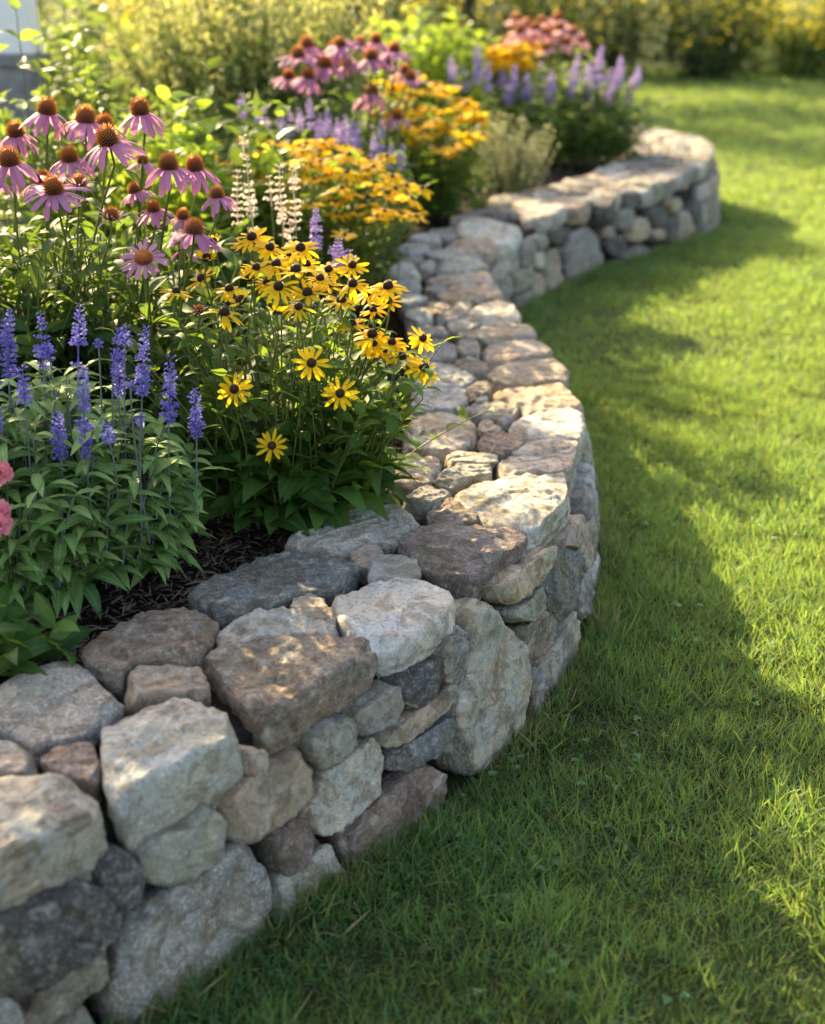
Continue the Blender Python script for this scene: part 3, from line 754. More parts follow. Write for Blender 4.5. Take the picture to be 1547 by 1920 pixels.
CONE_HEADS = [head_kind(rays_mb(n, .016, .073, .0165, a0, a1, sh_blunt, .13, .004, miss=ms), M_CONEPETAL, CONES[k % 3], M_CONE)
              for k, (n, a0, a1, ms) in enumerate(((16, -.3, -1.2, 0), (17, -.25, -1.1, .08), (15, -.4, -1.3, .05), (18, -.15, -1.0, .06), (16, .0, -.6, 0)))]
CONE_FADED = [head_kind(rays_mb(20, .014, .05, .0075, a0, a1, sh_blunt, .3, .004), M_FADEPETAL, CONES[0], M_CONE) for a0, a1 in ((-.2, -.9), (.5, .2))]
CONE_OPEN = head_kind(rays_mb(17, .015, .048, .0115, .15, -.35, sh_blunt, .08, .004), M_CONEPETAL, cone_mb(.021, .02, 190, .004, .0015), M_CONE)
RC = [cone_mb(.0102, .0150, 150, .0014, .0008) for _ in range(2)]
RUD_HEADS = [head_kind(rays_mb(n, .008, .037, .0098, a0, a1, sh_ray, .12, .002, miss=ms), M_RUDPETAL, RC[k % 2], M_DARKCONE)
             for k, (n, a0, a1, ms) in enumerate(((13, .1, -.3, 0), (14, .0, -.55, 0), (12, -.1, -.8, .05), (13, .2, -.15, .04), (15, .05, -.45, .04)))]
RUD_FLAT = [head_kind(rays_mb(13, .008, .036, .0098, .12, -.1, sh_ray, .07, .002), M_RUDPETAL, RC[0], M_DARKCONE),
            head_kind(rays_mb(12, .008, .035, .010, .18, -.2, sh_ray, .1, .002), M_RUDPETAL, RC[1], M_DARKCONE)]
RUD_FAR = [head_kind(rays_mb(14, .006, .038, .0125, a0, a1, sh_ray, .14, .002), M_RUDPETAL, cone_mb(.0085, .009, 40, .0012, .0008), M_DARKCONE) for a0, a1 in ((.05, -.45), (-.05, -.7), (.15, -.25))]
RUD_BUD = head_kind(rays_mb(12, .006, .024, .008, .9, .35, sh_ray, .12, .002), M_RUDPETAL, RC[1], M_DARKCONE)
FAR_SALMON = [head_kind(rays_mb(13, .016, .05, .016, -.2, -.95, sh_blunt, .15, .004), M_SALMON, cone_mb(.024, .032, 70, .007, .003), M_CONE) for _ in range(2)]

def flower(root, me_pair, pos, normal, scale, stem_base, stem_mat=M_STEM, rad=.0026, spin=None, stem_bow=.6, back=.0):
    """a flower: ray petals, with its cone and its stem as sub-parts"""
    o = bpy.data.objects.new('flower', me_pair[0]); COL.objects.link(o); o.parent = root
    n = Vector([float(c) for c in normal]).normalized()
    q = n.to_track_quat('Z', 'Y') @ Matrix.Rotation(random.uniform(0, 6.28) if spin is None else spin, 3, 'Z').to_quaternion()
    M = Matrix.Translation(Vector([float(c) for c in pos])-Vector(root.location)) @ q.to_matrix().to_4x4() @ Matrix.Scale(scale, 4)
    o.matrix_local = M
    c = bpy.data.objects.new('cone', me_pair[1]); COL.objects.link(c); c.parent = o
    if stem_base is not None:
        neck = np.array(pos) - np.array(n)*(.05*scale)
        path = np.vstack([stem_path(stem_base, neck, stem_bow, 9), [np.array(pos)+np.array(n)*.002]])
        mb = MB(); tube(mb, path, rad*1.25, rad, 6, random.random())
        me = mb.mesh('stem', stem_mat, True, np.array(root.location))
        s = bpy.data.objects.new('stem', me); COL.objects.link(s); s.parent = o; s.matrix_parent_inverse = M.inverted()
        return path

# ------------------------------------------------------------------ flower bed plants
CAMV = unit(np.array([0, -1.0, .12]))
def soil(x, y): return BED + .03
def P3(px, py, Y): return on_y(px, py, Y)
def base_at(px, Y, dx=0): p = on_y(px, 900, Y); return np.array([p[0]+dx, Y, soil(0, 0)])
def facing(cam=.25, jit=.16): return unit(UP + cam*np.array([0, -1, 0]) + rng.normal(0, jit, 3)*np.array([1, 1, .2]))

# --- purple coneflowers: three neighbouring plants
CH_ = """89,205,3.30,.92,0 161,222,3.25,.95,1 198,233,3.42,.86,2 265,206,3.30,.92,2 31,247,3.35,.84,0 19,301,3.10,.98,0 205,262,3.12,1.02,1
131,294,3.20,.84,1 317,308,3.15,.92,0 367,311,3.25,.86,2 102,352,2.98,.92,4 80,337,3.25,.80,1 254,354,3.30,.62,3 289,388,3.22,.66,3 344,403,3.18,.62,3
408,362,3.15,.66,0 364,431,2.98,.86,3 347,462,3.3,.6,1 268,298,3.5,.6,1 -25,330,3.2,.9,0 -40,262,3.3,.9,1"""
heads = [tuple(float(c) for c in q.split(',')) for q in CH_.split()]
BX = [(20, 3.25, 'left'), (150, 3.3, 'mid'), (290, 3.3, 'right')]
CLAB = ['tall purple coneflower clump at the far edge of the bed with browning cones',
        'tall purple coneflower clump with the biggest drooping blooms above the blue sage',
        'purple coneflower clump with smaller blooms beside the yellow daisies']
groups = {0: [], 1: [], 2: []}
for h in heads: groups[0 if h[0] < 60 else 1 if h[0] < 240 else 2].append(h)
for g, (bx_, by_, _) in enumerate(BX):
    b = base_at(bx_, by_)
    root = thing('coneflower_plant', CLAB[g], 'coneflowers', b, 'coneflowers behind the blue sage')
    fm = MB()
    for (px, py, Y, sc, k) in groups[g]:
        p = P3(px, py+8, Y)
        sb = b + np.array([rng.uniform(-.10, .10), rng.uniform(-.08, .08), 0])
        path = flower(root, CONE_HEADS[int(k)], p, facing(.10 if k != 4 else .5, .10), sc*1.02, sb, rad=.0030)
        stem_leaves(fm, path, 5, .13, .034, T_LANCE, .12, .72, .5, .45, pair=False)
    if g == 2:
        p = P3(270, 487, 2.85); path = flower(root, CONE_OPEN, p, facing(.75, .05), .92, b+np.array([.06, -.1, 0]), rad=.0028)
        stem_leaves(fm, path, 5, .11, .03, T_LANCE, .12, .8, .5, .4, pair=False)
        p = P3(374, 585, 2.9); flower(root, CONE_FADED[1], p, facing(.1, .05), .4, b+np.array([.1, -.1, 0]), rad=.002)
    if g == 1:
        for px, py in ((148, 352), (209, 412)):
            flower(root, CONE_FADED[1], P3(px, py, 3.05), facing(.05, .1), .72, b+np.array([.03, -.05, 0]), rad=.0024)
    for _ in range(60):
        sb = ell(1, b, (.22, .16))[0]; sb[2] = b[2]
        tip = sb + np.array([rng.normal(0, .09), rng.normal(-.02, .08), rng.uniform(.30, .66)])
        path = stem_path(sb, tip); tube(fm, path, .0032, .0018, 5, .5, 1)
        stem_leaves(fm, path, 9, .145, .044, T_LANCE, .1, 1, .55, .35, pair=False)
    part('foliage', fm, [M_CONELEAF, M_STEM], root)

# --- black-eyed daisies beside the wall
RH = """473,443 401,452 458,457 563,463 469,518 518,493 387,483 575,493 555,505 617,503 660,495 454,562 577,548 661,530 616,533 560,573 523,535
330,545,f 440,726,F 638,734,F 584,677,F 510,832,F 698,625 728,535 729,563 752,668 791,632 793,688 735,640 640,562 600,520 430,540 505,462 690,548 540,478
480,500 700,580 720,655 520,585 700,640 420,585 380,520 660,605 500,528"""
b = base_at(545, 2.98)
root = thing('rudbeckia_plant', 'nearer bushy clump of yellow daisies with dark brown centres beside the wall', 'yellow daisies', b, 'yellow daisy clumps')
fm = MB()
for q in RH.split():
    w = q.split(','); px, py = float(w[0]), float(w[1]); fl = w[2] if len(w) > 2 else ''
    Y = {'F': 2.72, 'f': 2.85}.get(fl, 2.82 + (640-py)/900 + rng.uniform(-.06, .06))
    if px > 690 and py > 600: Y = 2.95
    if py > 560 and not fl and px < 640: Y = 2.8
    p = P3(px, py+4, Y)
    if fl == 'F': nrm, me = facing(1.9, .12), RUD_FLAT[random.randrange(2)]
    else: nrm, me = facing(.36, .18), RUD_HEADS[random.randrange(5)]
    if px > 740: nrm = unit(nrm + np.array([.35, 0, 0]))
    sb = b + np.array([rng.uniform(-.12, .12) + .12*(px-545)/200, rng.uniform(-.09, .09), 0])
    if not fl and rng.random() < .12: me, nrm = RUD_BUD, facing(.1, .3)
    path = flower(root, me, p, nrm, rng.uniform(.86, 1.22) if not fl else rng.uniform(.9, 1.02), sb, rad=.0021)
    stem_leaves(fm, path, 6, .085, .026, T_LANCE, .08, .78, .5, .5, pair=False)
for _ in range(120):                                        # leafy shoots
    sb = ell(1, b, (.20, .13))[0]; sb[2] = b[2]
    tip = sb + np.array([(sb[0]-b[0])*.7+rng.normal(0, .07), rng.normal(.0, .07), rng.uniform(.18, .52)])
    path = stem_path(sb, tip); tube(fm, path, .0025, .0015, 5, .5, 1)
    stem_leaves(fm, path, 9, .10, .040, T_LANCE+T_OVATE, .1, 1, .5, .35, pair=False)
n = 130                                                     # broad leaves at the foot
p = ell(n, b, (.24, .15)); p[:, 2] = b[2] + rng.uniform(.02, .16, n)
d = np.column_stack([(p[:, 0]-b[0])*3, (p[:, 1]-b[1])*3 - .25, rng.uniform(-.25, .45, n)])
place_blades(fm, T_OVATE, p, d + rng.normal(0, .2, (n, 3)), rng.uniform(.10, .17, n), rng.uniform(.05, .075, n), .3)
part('foliage', fm, [M_RUDLEAF, M_STEM], root)

# --- second daisy clump, farther along
b = base_at(560, 5.1)
root = thing('rudbeckia_plant', 'farther clump of yellow daisies, leaning over the wall behind the cream spires', 'yellow daisies', b, 'yellow daisy clumps')
fm = MB()
R2 = """600,268 570,277 620,292 660,302 690,297 725,292 590,335 640,352 581,382 635,402 660,362 700,342 722,362 762,347 775,398 748,372 630,378 520,268 470,262 430,302 500,305 390,292
545,268 575,262 610,262 640,272 655,288 560,298 600,302 625,312 650,322 680,322 700,312 735,330 790,352 750,400 690,382 610,330 560,332 520,330 480,332 450,330 540,345 720,395 705,408 670,400
645,440 600,285 585,310 565,285 490,285 455,290 415,330 665,340 740,352 770,372 780,405 555,385 615,365"""
for iq, q in enumerate(R2.split()):
    px, py = (float(c) for c in q.split(','))
    Y = 5.0 + (340-py)/260 + rng.uniform(-.12, .12)
    p = P3(px, py+2, Y); nrm = facing(.04, .16)
    if px > 720: nrm = unit(nrm+np.array([.3, 0, 0]))
    sb = b + np.array([rng.uniform(-.25, .22) + .1*(px-560)/200, rng.uniform(-.15, .15), 0])
    path = flower(root, RUD_FAR[random.randrange(3)], p, nrm, rng.uniform(1.2, 1.5), sb, rad=.003)
    stem_leaves(fm, path, 6 if px < 690 else 2, .10, .03, T_LANCE, .1, .85 if px < 690 else .4, .5, .5, pair=False)
for _ in range(130):
    sb = ell(1, b, (.30, .24))[0]; sb[2] = b[2]
    tip = sb + np.array([(sb[0]-b[0])*.5+rng.normal(0, .08), rng.normal(0, .08), rng.uniform(.25, .62)])
    path = stem_path(sb, tip); tube(fm, path, .0025, .0015, 4, .5, 1)
    stem_leaves(fm, path, 10, .12, .042, T_LANCE+T_OVATE, .1, 1, .5, .3, pair=False)
part('foliage', fm, [M_RUDLEAF, M_STEM], root)

# --- spires
def spire(root, base, tip, length, m, ms, fl=.012, step=.0105, per=10, wide=1.0, gap=.0, rad=.0022):
    path = stem_path(base, tip, .6, 14)
    seg = np.linalg.norm(np.diff(path, axis=0), axis=1).sum()
    mb = MB(); t0 = max(.05, 1-length/seg)
    nw = max(4, int(length/step))
    ts = np.linspace(t0, .995, nw); pts = along(path, ts); ax = unit(path[-1]-path[-3])
    a = unit(np.cross(ax, [1, .3, 0])); bb = np.cross(ax, a)
    for k, p in enumerate(pts):
        u = k/(nw-1)
        if rng.random() < gap*(1-u): continue
        env = (1-.62*u**1.5)*(.72+.28*min(1, u*5))*wide
        n = max(5, int(per*(1-.35*u))); az = rng.uniform(0, 6.28)+np.arange(n)*6.283/n + rng.normal(0, .2, n)
        rad_ = np.cos(az)[:, None]*a + np.sin(az)[:, None]*bb
        o = p + rad_*.0035 + rng.normal(0, .0012, (n, 3))
        L = fl*env*rng.uniform(.7, 1.25, n)
        rv = np.clip(rng.normal(.45+.25*u, .25, n), 0, 1)
        place_blades(mb, T_SMALL, o, rad_ + ax*.75 + rng.normal(0, .2, (n, 3)), L*.8, L*.55, .6, rv*.6)          # calyx
        e = o + unit(rad_+ax*.6)*(L*.62)[:, None]
        for s in (-.5, .5, 0):
            place_blades(mb, T_SMALL, e, rad_*1.0 + ax*(.1 if s else .5) + rng.normal(0, .35, (n, 3)) + s*np.cross(rad_, ax), L*.72, L*.62, .7, rv)
    tube(mb, along(path, np.linspace(t0, .995, 8)), rad*.8, rad*.5, 5, .2)
    sp = part('flower_spike', mb, m, root)
    st = MB(); tube(st, along(path, np.linspace(0, t0+.01, 10)), rad, rad*.8, 5, .5)
    me = st.mesh('stem', ms, True, np.array(root.location)); link('stem', me, sp)
    return path
def sage_clump(root, b, r, nst, hmin, hmax, L, Wd, m_leaf, droop=.55, lean=.6, npair=8, ms=None):
    fm = MB()
    for _ in range(nst):
        sb = ell(1, b, r)[0]; sb[2] = b[2]
        e = math.hypot((sb[0]-b[0])/r[0], (sb[1]-b[1])/r[1])
        h = rng.uniform(hmin*.75, hmax*1.05)*(1-.42*e*e)
        tip = sb + np.array([(sb[0]-b[0])*lean+rng.normal(0, .035), (sb[1]-b[1])*lean+rng.normal(0, .035), h])
        path = stem_path(sb, tip); tube(fm, path, .0026, .0016, 5, .5, 1)
        stem_leaves(fm, path, npair, L, Wd, T_LANCE, .12, 1.0, droop-.35, .35, roll=.25)
    part('foliage', fm, [m_leaf, ms or M_SAGESTEM], root)
SB = """150,572,690 75,588,705 20,582,720 157,690,862 222,618,755 240,612,650 272,612,760 322,668,800 366,730,830 108,775,870 195,792,840 187,635,652 243,715,730 262,775,806 -18,590,740 10,600,660 40,690,760 -30,700,820 90,640,680 215,655,700"""
GRP = [(-60, 2.56, .17, 'blue sage clump at the very edge of the bed under the coneflowers'),
       (60, 2.60, .19, 'blue sage clump with the tallest violet blue spikes and grey green leaves'),
       (160, 2.70, .14, 'blue sage clump next to the yellow daisies, spikes spaced apart')]
spk = [tuple(float(c) for c in q.split(',')) for q in SB.split()]
for g, (bx_, by_, rr, lab) in enumerate(GRP):
    b = base_at(bx_, by_)
    root = thing('blue_sage_plant', lab, 'blue sage', b, 'blue sage clumps')
    sage_clump(root, b, (rr+.03, rr), 105, .28, .44, .12, .033, M_SALVIA, lean=.42, droop=.45)
    for (px, y0, y1) in spk:
        gi = 0 if px < 45 else 1 if px < 180 else 2
        if gi != g: continue
        Y = 2.62 if y0 < 660 else 2.45
        if px > 300: Y = 2.6
        tip = P3(px+rng.uniform(-3, 3), y0, Y); ln = (y1-y0)/820*1.05
        sb = b + np.array([rng.uniform(-.02, .02)+(tip[0]-b[0])*.84, (tip[1]-b[1])*.6, .1])
        spire(root, sb, tip, ln, M_BLUE, M_SAGESTEM, fl=.0148 if ln > .04 else .008, gap=.28, wide=.92, per=9, step=.0115)

def spire_plant(name, lab, cat, bx_, Y, spikes, m, leaf, r, nst, hmin, hmax, L, Wd, group=None, fl=.013, pxm=None, wide=1.0, stem=M_STEM, dY=0.0, step=.0105, per=9, gap=.1):
    b = base_at(bx_, Y); root = thing(name, lab, cat, b, group)
    sage_clump(root, b, r, nst, hmin, hmax, L, Wd, leaf, droop=.7, lean=.35, npair=7, ms=M_STEM)
    k = FPX/(Y*cP+.4)
    for q in spikes.split():
        px, y0, y1 = (float(c) for c in q.split(','))
        tip = P3(px, y0, Y+rng.uniform(-dY, dY)); sb = b + np.array([(tip[0]-b[0])*.94+rng.uniform(-.02, .02), rng.uniform(-.06, .06), .05])
        spire(root, sb, tip, (y1-y0)/k, m, stem, fl=fl, wide=wide, step=step, per=per, gap=gap)
    return root
spire_plant('white_sage_plant', 'pale cream sage spires glowing in the sun between the coneflowers and yellow daisies', 'white sage', 540, 3.75,
            '455,255,300 462,298,420 445,320,430 523,310,430 505,330,400 548,318,440 555,300,360 470,380,440 530,380,450 545,420,470', M_CREAM, M_SHRUB, (.22, .14), 50, .25, .42, .09, .028, 'pale sage', .016, step=.019, gap=.3, dY=.1, per=7)
spire_plant('lilac_sage_plant', 'small lilac sage with a few spires behind the yellow daisies near the wall', 'lilac sage', 610, 3.6,
            '592,390,480 588,410,470 634,448,505 622,462,510 655,470,500', M_LILAC, M_SHRUB, (.14, .1), 26, .2, .38, .08, .024, 'pale sage', .014, gap=.2)
spire_plant('purple_sage_plant', 'violet sage row in shade behind the farther yellow daisies', 'purple sage', 555, 5.5,
            '453,178,225 495,196,252 482,205,250 527,205,250 545,210,260 560,205,250 580,185,250 600,215,270 615,205,260 632,222,280 648,218,275 660,225,285 672,230,290 715,225,290 735,270,320 755,272,325 600,245,290 700,260,310',
            M_LILAC, M_CONELEAF, (.40, .2), 60, .25, .45, .10, .03, 'violet sage spires', .017, dY=.2, step=.015, per=8)

M_PLUME = leaf_material('plume_tip', (.16, .20, .08), (.34, .37, .14), (.56, .56, .18), .40, .6, .2, 0)
# --- far coneflowers, daisies, sage and shrubs
def far_cones(name, lab, bx_, Y, pts, heads, sc, leaf, group=None):
    b = base_at(bx_, Y); root = thing(name, lab, 'coneflowers', b, group); fm = MB()
    for q in pts.split():
        px, py = (float(c) for c in q.split(','))
        p = P3(px, py, Y+rng.uniform(-.2, .2)); sb = b+np.array([(p[0]-b[0])*.55+rng.uniform(-.1, .1), rng.uniform(-.15, .15), 0])
        path = flower(root, heads[random.randrange(len(heads))], p, facing(.1, .15), sc*rng.uniform(.85, 1.1), sb, rad=.004)
        stem_leaves(fm, path, 6, .15, .045, T_LANCE, .1, .8, .5, .45, pair=False)
    for _ in range(40):
        sb = ell(1, b, (.32, .22))[0]; sb[2] = b[2]
        tip = sb + np.array([rng.normal(0, .1), rng.normal(0, .08), rng.uniform(.35, .75)])
        path = stem_path(sb, tip); stem_leaves(fm, path, 7, .15, .045, T_LANCE, .1, 1, .5, .3, pair=False)
    part('foliage', fm, [leaf, M_STEM], root); return root
far_cones('coneflower_plant', 'blurred purple coneflower clump beyond the violet sage row', 645, 6.1,
          '577,90 628,97 640,86 674,86 706,80 740,98 697,112 652,122 577,147 541,148 697,178 760,137 722,122 610,126 745,222  770,150 560,108',
          CONE_HEADS, 1.12, M_CONELEAF, 'distant coneflowers')
far_cones('coneflower_plant', 'rosy coneflower clump at the far back of the bed above the purple spires', 1015, 10.4,
          '968,38 990,48 1015,42 1045,37 1020,62 1075,62 1090,76 960,72 1060,82 1000,74 1035,70 975,60 1050,55 985,85 1025,92 1005,55 945,82',
          FAR_SALMON, 1.55, M_SHRUB, 'distant coneflowers')
b = base_at(800, 7.4)
root = thing('rudbeckia_plant', 'out of focus mass of orange yellow daisies in the middle of the bed', 'yellow daisies', b, 'distant daisies'); fm = MB()
for k in range(62):
    a, r_ = rng.uniform(0, 6.283), math.sqrt(rng.random())
    px, py = 805+105*r_*math.cos(a), 212+68*r_*math.sin(a) + .28*(105*r_*math.cos(a))
    p = P3(px, py, 7.3+(220-py)/160+rng.uniform(-.1, .1)); sb = b+np.array([(p[0]-b[0])*.5, rng.uniform(-.2, .2), 0])
    path = flower(root, RUD_FAR[random.randrange(3)], p, facing(.05, .25), rng.uniform(1.4, 1.8), sb, rad=.004)
    stem_leaves(fm, path, 5, .13, .04, T_LANCE, .1, .9, .5, .4, pair=False)
for _ in range(70):
    sb = ell(1, b, (.34, .3))[0]; sb[2] = b[2]
    path = stem_path(sb, sb+np.array([rng.normal(0, .1), rng.normal(0, .1), rng.uniform(.3, .6)])); stem_leaves(fm, path, 7, .13, .045, T_LANCE, .1, 1, .5, .3, pair=False)
part('foliage', fm, [M_RUDLEAF, M_STEM], root)
b = base_at(960, 10.1)
root = thing('rudbeckia_plant', 'small far patch of yellow daisies under the rosy coneflowers', 'yellow daisies', b, 'distant daisies'); fm = MB()
for k in range(60):
    px, py = rng.uniform(915, 1005), rng.uniform(85, 132)
    p = P3(px, py, 10.1+rng.uniform(-.15, .15)); sb = b+np.array([(p[0]-b[0])*.6, rng.uniform(-.15, .15), 0])
    path = flower(root, RUD_FAR[random.randrange(3)], p, facing(.3, .3), rng.uniform(1.5, 1.9), sb, rad=.004)
    stem_leaves(fm, path, 5, .14, .045, T_LANCE, .1, .9, .5, .4, pair=False)
part('foliage', fm, [M_SHRUB, M_STEM], root)
spire_plant('purple_sage_plant', 'big green sage bush with purple spires at the far bend of the wall', 'purple sage', 1030, 9.7,
            '845,110,170 868,125,175 895,88,165 915,120,180 940,130,185 965,125,190 990,140,200 1015,120,190 1035,135,200 1062,130,205 1085,105,190 1105,120,200 1128,88,175 1145,130,205 1165,108,180 1180,150,200 1198,128,172 1120,140,210 1075,160,215 1000,165,215 955,160,205 1155,150,205',
            M_LILAC, M_SHRUB, (.50, .36), 190, .42, .66, .14, .045, 'violet sage spires', .036, dY=.25, step=.028, per=8, wide=1.0)

def bush(name, lab, cat, bx_, Y, rx, ry, h, nst, leaf, L, Wd, tm, nl=9, up=.5, group=None, spread=.5, bx_off=0, hv=.35, base=None, stem=M_STEM, tips=None, roll=.5):
    b = base_at(bx_, Y, bx_off) if base is None else np.array(base)
    root = thing(name, lab, cat, b, group); fm, sm = MB(), MB()
    for _ in range(nst):
        sb = ell(1, b, (rx*.75, ry*.75))[0]; sb[2] = b[2]
        e = math.hypot((sb[0]-b[0])/rx, (sb[1]-b[1])/ry)
        hh = h*rng.uniform(1-hv, 1.05)*(1-.35*e*e)
        tip = sb + np.array([(sb[0]-b[0])*spread+rng.normal(0, rx*.08), (sb[1]-b[1])*spread+rng.normal(0, ry*.08), hh])
        path = stem_path(sb, tip); tube(sm, path, .004+.002*h, .0015, 4, .5)
        stem_leaves(fm, path, nl, L, Wd, tm, .12, .8 if tips else 1, up, .3, pair=True, roll=roll)
        if tips: stem_leaves(fm, path, max(4, nl//3), L*.8, Wd*1.2, tm, .76, 1, up*1.5, .3, pair=True, roll=roll, mi=1)
    part('foliage', fm, [leaf, tips or leaf], root); part('stem_cluster', sm, stem, root)
    return root
bush('leafy_shrub', 'upright shrub with rounded yellow green leaves in front of the white post', 'shrub', 155, 4.7, .30, .25, 1.16, 36, M_SHRUB, .105, .055, T_OVATE, 10, .5, hv=.4)
bush('lime_shrub', 'bright lime leaved shrub between the coneflowers and the feathery shrub', 'shrub', 395, 4.9,   .32, .22, .90, 40, M_LIME, .13, .062, T_OVATE, 8, .6)
bush('feathery_shrub', 'large feathery golden green shrub glowing against the light', 'shrub', 505, 7.4, .62, .55, 1.42, 340, M_FEATHER, .095, .022, T_LANCE[:3], 20, .7, spread=.6, hv=.5, tips=M_PLUME, roll=1.2)
bush('feathery_shrub', 'low dark green feathery mound under the golden shrub', 'shrub', 330, 6.4, .7, .35, .75, 170, M_SHRUB, .07, .018, T_LANCE[:2], 14, .9)
bush('broad_leaf_shrub', 'darker broad leaved shrub left of the golden feathery shrub', 'shrub', 270, 8.8, .55, .4, 1.3, 46, M_SHRUB, .17, .09, T_OVATE, 8, .4, hv=.45)
bush('round_shrub', 'round lime green shrub behind the distant coneflowers', 'shrub', 800, 10.2, .46, .4, 1.02, 90, M_LIME, .12, .07, T_OVATE, 8, .5, hv=.2)
bush('silvery_shrub', 'low silvery mound beside the wall with pale pink tips', 'shrub', 925, 8.15, .33, .24, .46, 110, M_SILVER, .05, .012, T_LANCE, 10, .8)
bush('dark_leafed_plant', 'low plant with glossy dark leaves beside the wall bend', 'plant', 800, 7.75, .22, .18, .34, 40, M_DARKLEAF, .13, .06, T_OVATE, 5, .4)
bush('dark_leafed_plant', 'coarse dark leaves at the corner of the bed by the blue sage', 'plant', -70, 2.2, .13, .10, .10, 10, M_RUDLEAF, .13, .05, T_OVATE, 4, .3)
bush('leafy_shrub', 'tall leafy shrub added out of view beyond the coneflowers to shade the near stones', 'shrub', 0, 3.7, .52, .34, 1.5, 170, M_SHRUB, .11, .055, T_OVATE, 12, .5, base=(-1.80, 3.70, BED), spread=.1, hv=.5)  # unseen shrub, added to keep direct sun off the near stones
bush('leafy_shrub', 'leafy green shrub half hidden behind the yellow green one by the white post', 'shrub', 190, 8.2, .8, .5, 1.2, 90, M_SHRUB, .11, .05, T_OVATE, 9, .4)
bush('green_filler_plant', 'broad leaved green plant filling the bed below the lime shrub', 'plant', 420, 4.35, .35, .22, .45, 46, M_CONELEAF, .14, .05, T_OVATE, 7, .5)
bush('green_filler_plant', 'green perennial between the violet sage and the far daisies', 'plant', 610, 5.9, .36, .25, .5, 50, M_CONELEAF, .13, .04, T_LANCE, 8, .5)
bush('green_filler_plant', 'leafy green plant behind the purple coneflowers at the bed edge', 'plant', 60, 3.9, .4, .22, .6, 50, M_CONELEAF, .14, .045, T_LANCE, 8, .5)

# pink flowers at the edge
b = base_at(-22, 2.38); root = thing('pink_flower_plant', 'pink flowered plant cut by the edge of the bed beside the blue sage', 'pink flowers', b); fm = MB()
pk = rays_mb(16, .004, .024, .013, .5, -.1, sh_blunt, .2, .002); 
for L_, a_ in ((.018, .8), (.012, 1.1)):
    q = rays_mb(13, .003, L_, .011, a_, a_-.5, sh_blunt, .2, .004)
    for v_, d_ in zip(q.v, q.d): pass
    off = pk.n
    pk.v += q.v; pk.d += q.d; pk.f += [f+off for f in q.f]; pk.mi += q.mi; pk.n += q.n
PINKH = head_kind(pk, M_PINK, cone_mb(.004, .006, 30, .002, .001), M_CONE)
for px, py, Y in ((2, 888, 2.36), (0, 985, 2.3), (-3, 962, 2.33), (-20, 1000, 2.3)):
    path = flower(root, PINKH, P3(px, py, Y), facing(.9, .1), 1.0, b, rad=.0022); stem_leaves(fm, path, 4, .06, .02, T_LANCE, .1, .8)
part('foliage', fm, [M_RUDLEAF, M_STEM], root)

# ------------------------------------------------------------------ white post on a stone pier
def box_mb(mb, lo, hi, bev=.006):
    x0, y0, z0 = lo; x1, y1, z1 = hi; b_ = bev
    ring = lambda z, s: [(x0+s, y0+b_, z), (x0+b_, y0+s, z), (x1-b_, y0+s, z), (x1-s, y0+b_, z), (x1-s, y1-b_, z), (x1-b_, y1-s, z), (x0+b_, y1-s, z), (x0+s, y1-b_, z)]
    v = ring(z0, b_*.5)+ring(z0+b_, 0)+ring(z1-b_, 0)+ring(z1, b_*.5)
    i = np.arange(8); j = (i+1) % 8
    mb.add(np.array(v), [np.concatenate([np.column_stack([k*8+i, k*8+j, (k+1)*8+j, (k+1)*8+i]) for k in range(3)]), np.array([[7, 6, 5, 4, 3, 2, 1, 0]]), np.array([[24, 25, 26, 27, 28, 29, 30, 31]])])
def paint(name, col, rough=.5, var=.06):
    m, nt, out = mat(name); tc = N(nt, 'ShaderNodeTexCoord')
    c = ramp(nt, noise_tex(nt, tc.outputs['Object'], 9, 6, .7), [(.3, [x*(1-var*2) for x in col]), (.7, col)])
    b_ = N(nt, 'ShaderNodeBsdfPrincipled'); b_.inputs['Roughness'].default_value = rough; nt.links.new(c, b_.inputs['Base Color']); nt.links.new(b_.outputs[0], out.inputs[0]); return m
M_WHITE = paint('white_paint', (.86, .85, .82)); M_PIER = ground_material('pier_stone', [(.3, (.14, .14, .15)), (.7, (.34, .34, .34))], 8, .6, .02)
pp = P3(34, 100, 7.2); hw = .10
root = thing('porch_post', 'square white porch post standing on a grey stone pier behind the shrubs', 'post', (pp[0], pp[1], .3))
mb = MB(); box_mb(mb, (pp[0]-.13, pp[1]-.13, .28), (pp[0]+.10, pp[1]+.13, pp[2]-.06), .012); part('pier', mb, M_PIER, root, False)
mb = MB(); box_mb(mb, (pp[0]-.15, pp[1]-.15, pp[2]-.06), (pp[0]+.12, pp[1]+.15, pp[2]), .008); part('pier_cap', mb, M_PIER, root, False)
mb = MB(); box_mb(mb, (pp[0]-hw, pp[1]-hw, pp[2]+.10), (pp[0]+hw, pp[1]+hw, pp[2]+2.2)); part('shaft', mb, M_WHITE, root, False)
mb = MB(); box_mb(mb, (pp[0]-hw-.012, pp[1]-hw-.012, pp[2]+.002), (pp[0]+hw+.012, pp[1]+hw+.012, pp[2]+.10)); part('base_trim', mb, M_WHITE, root, False)

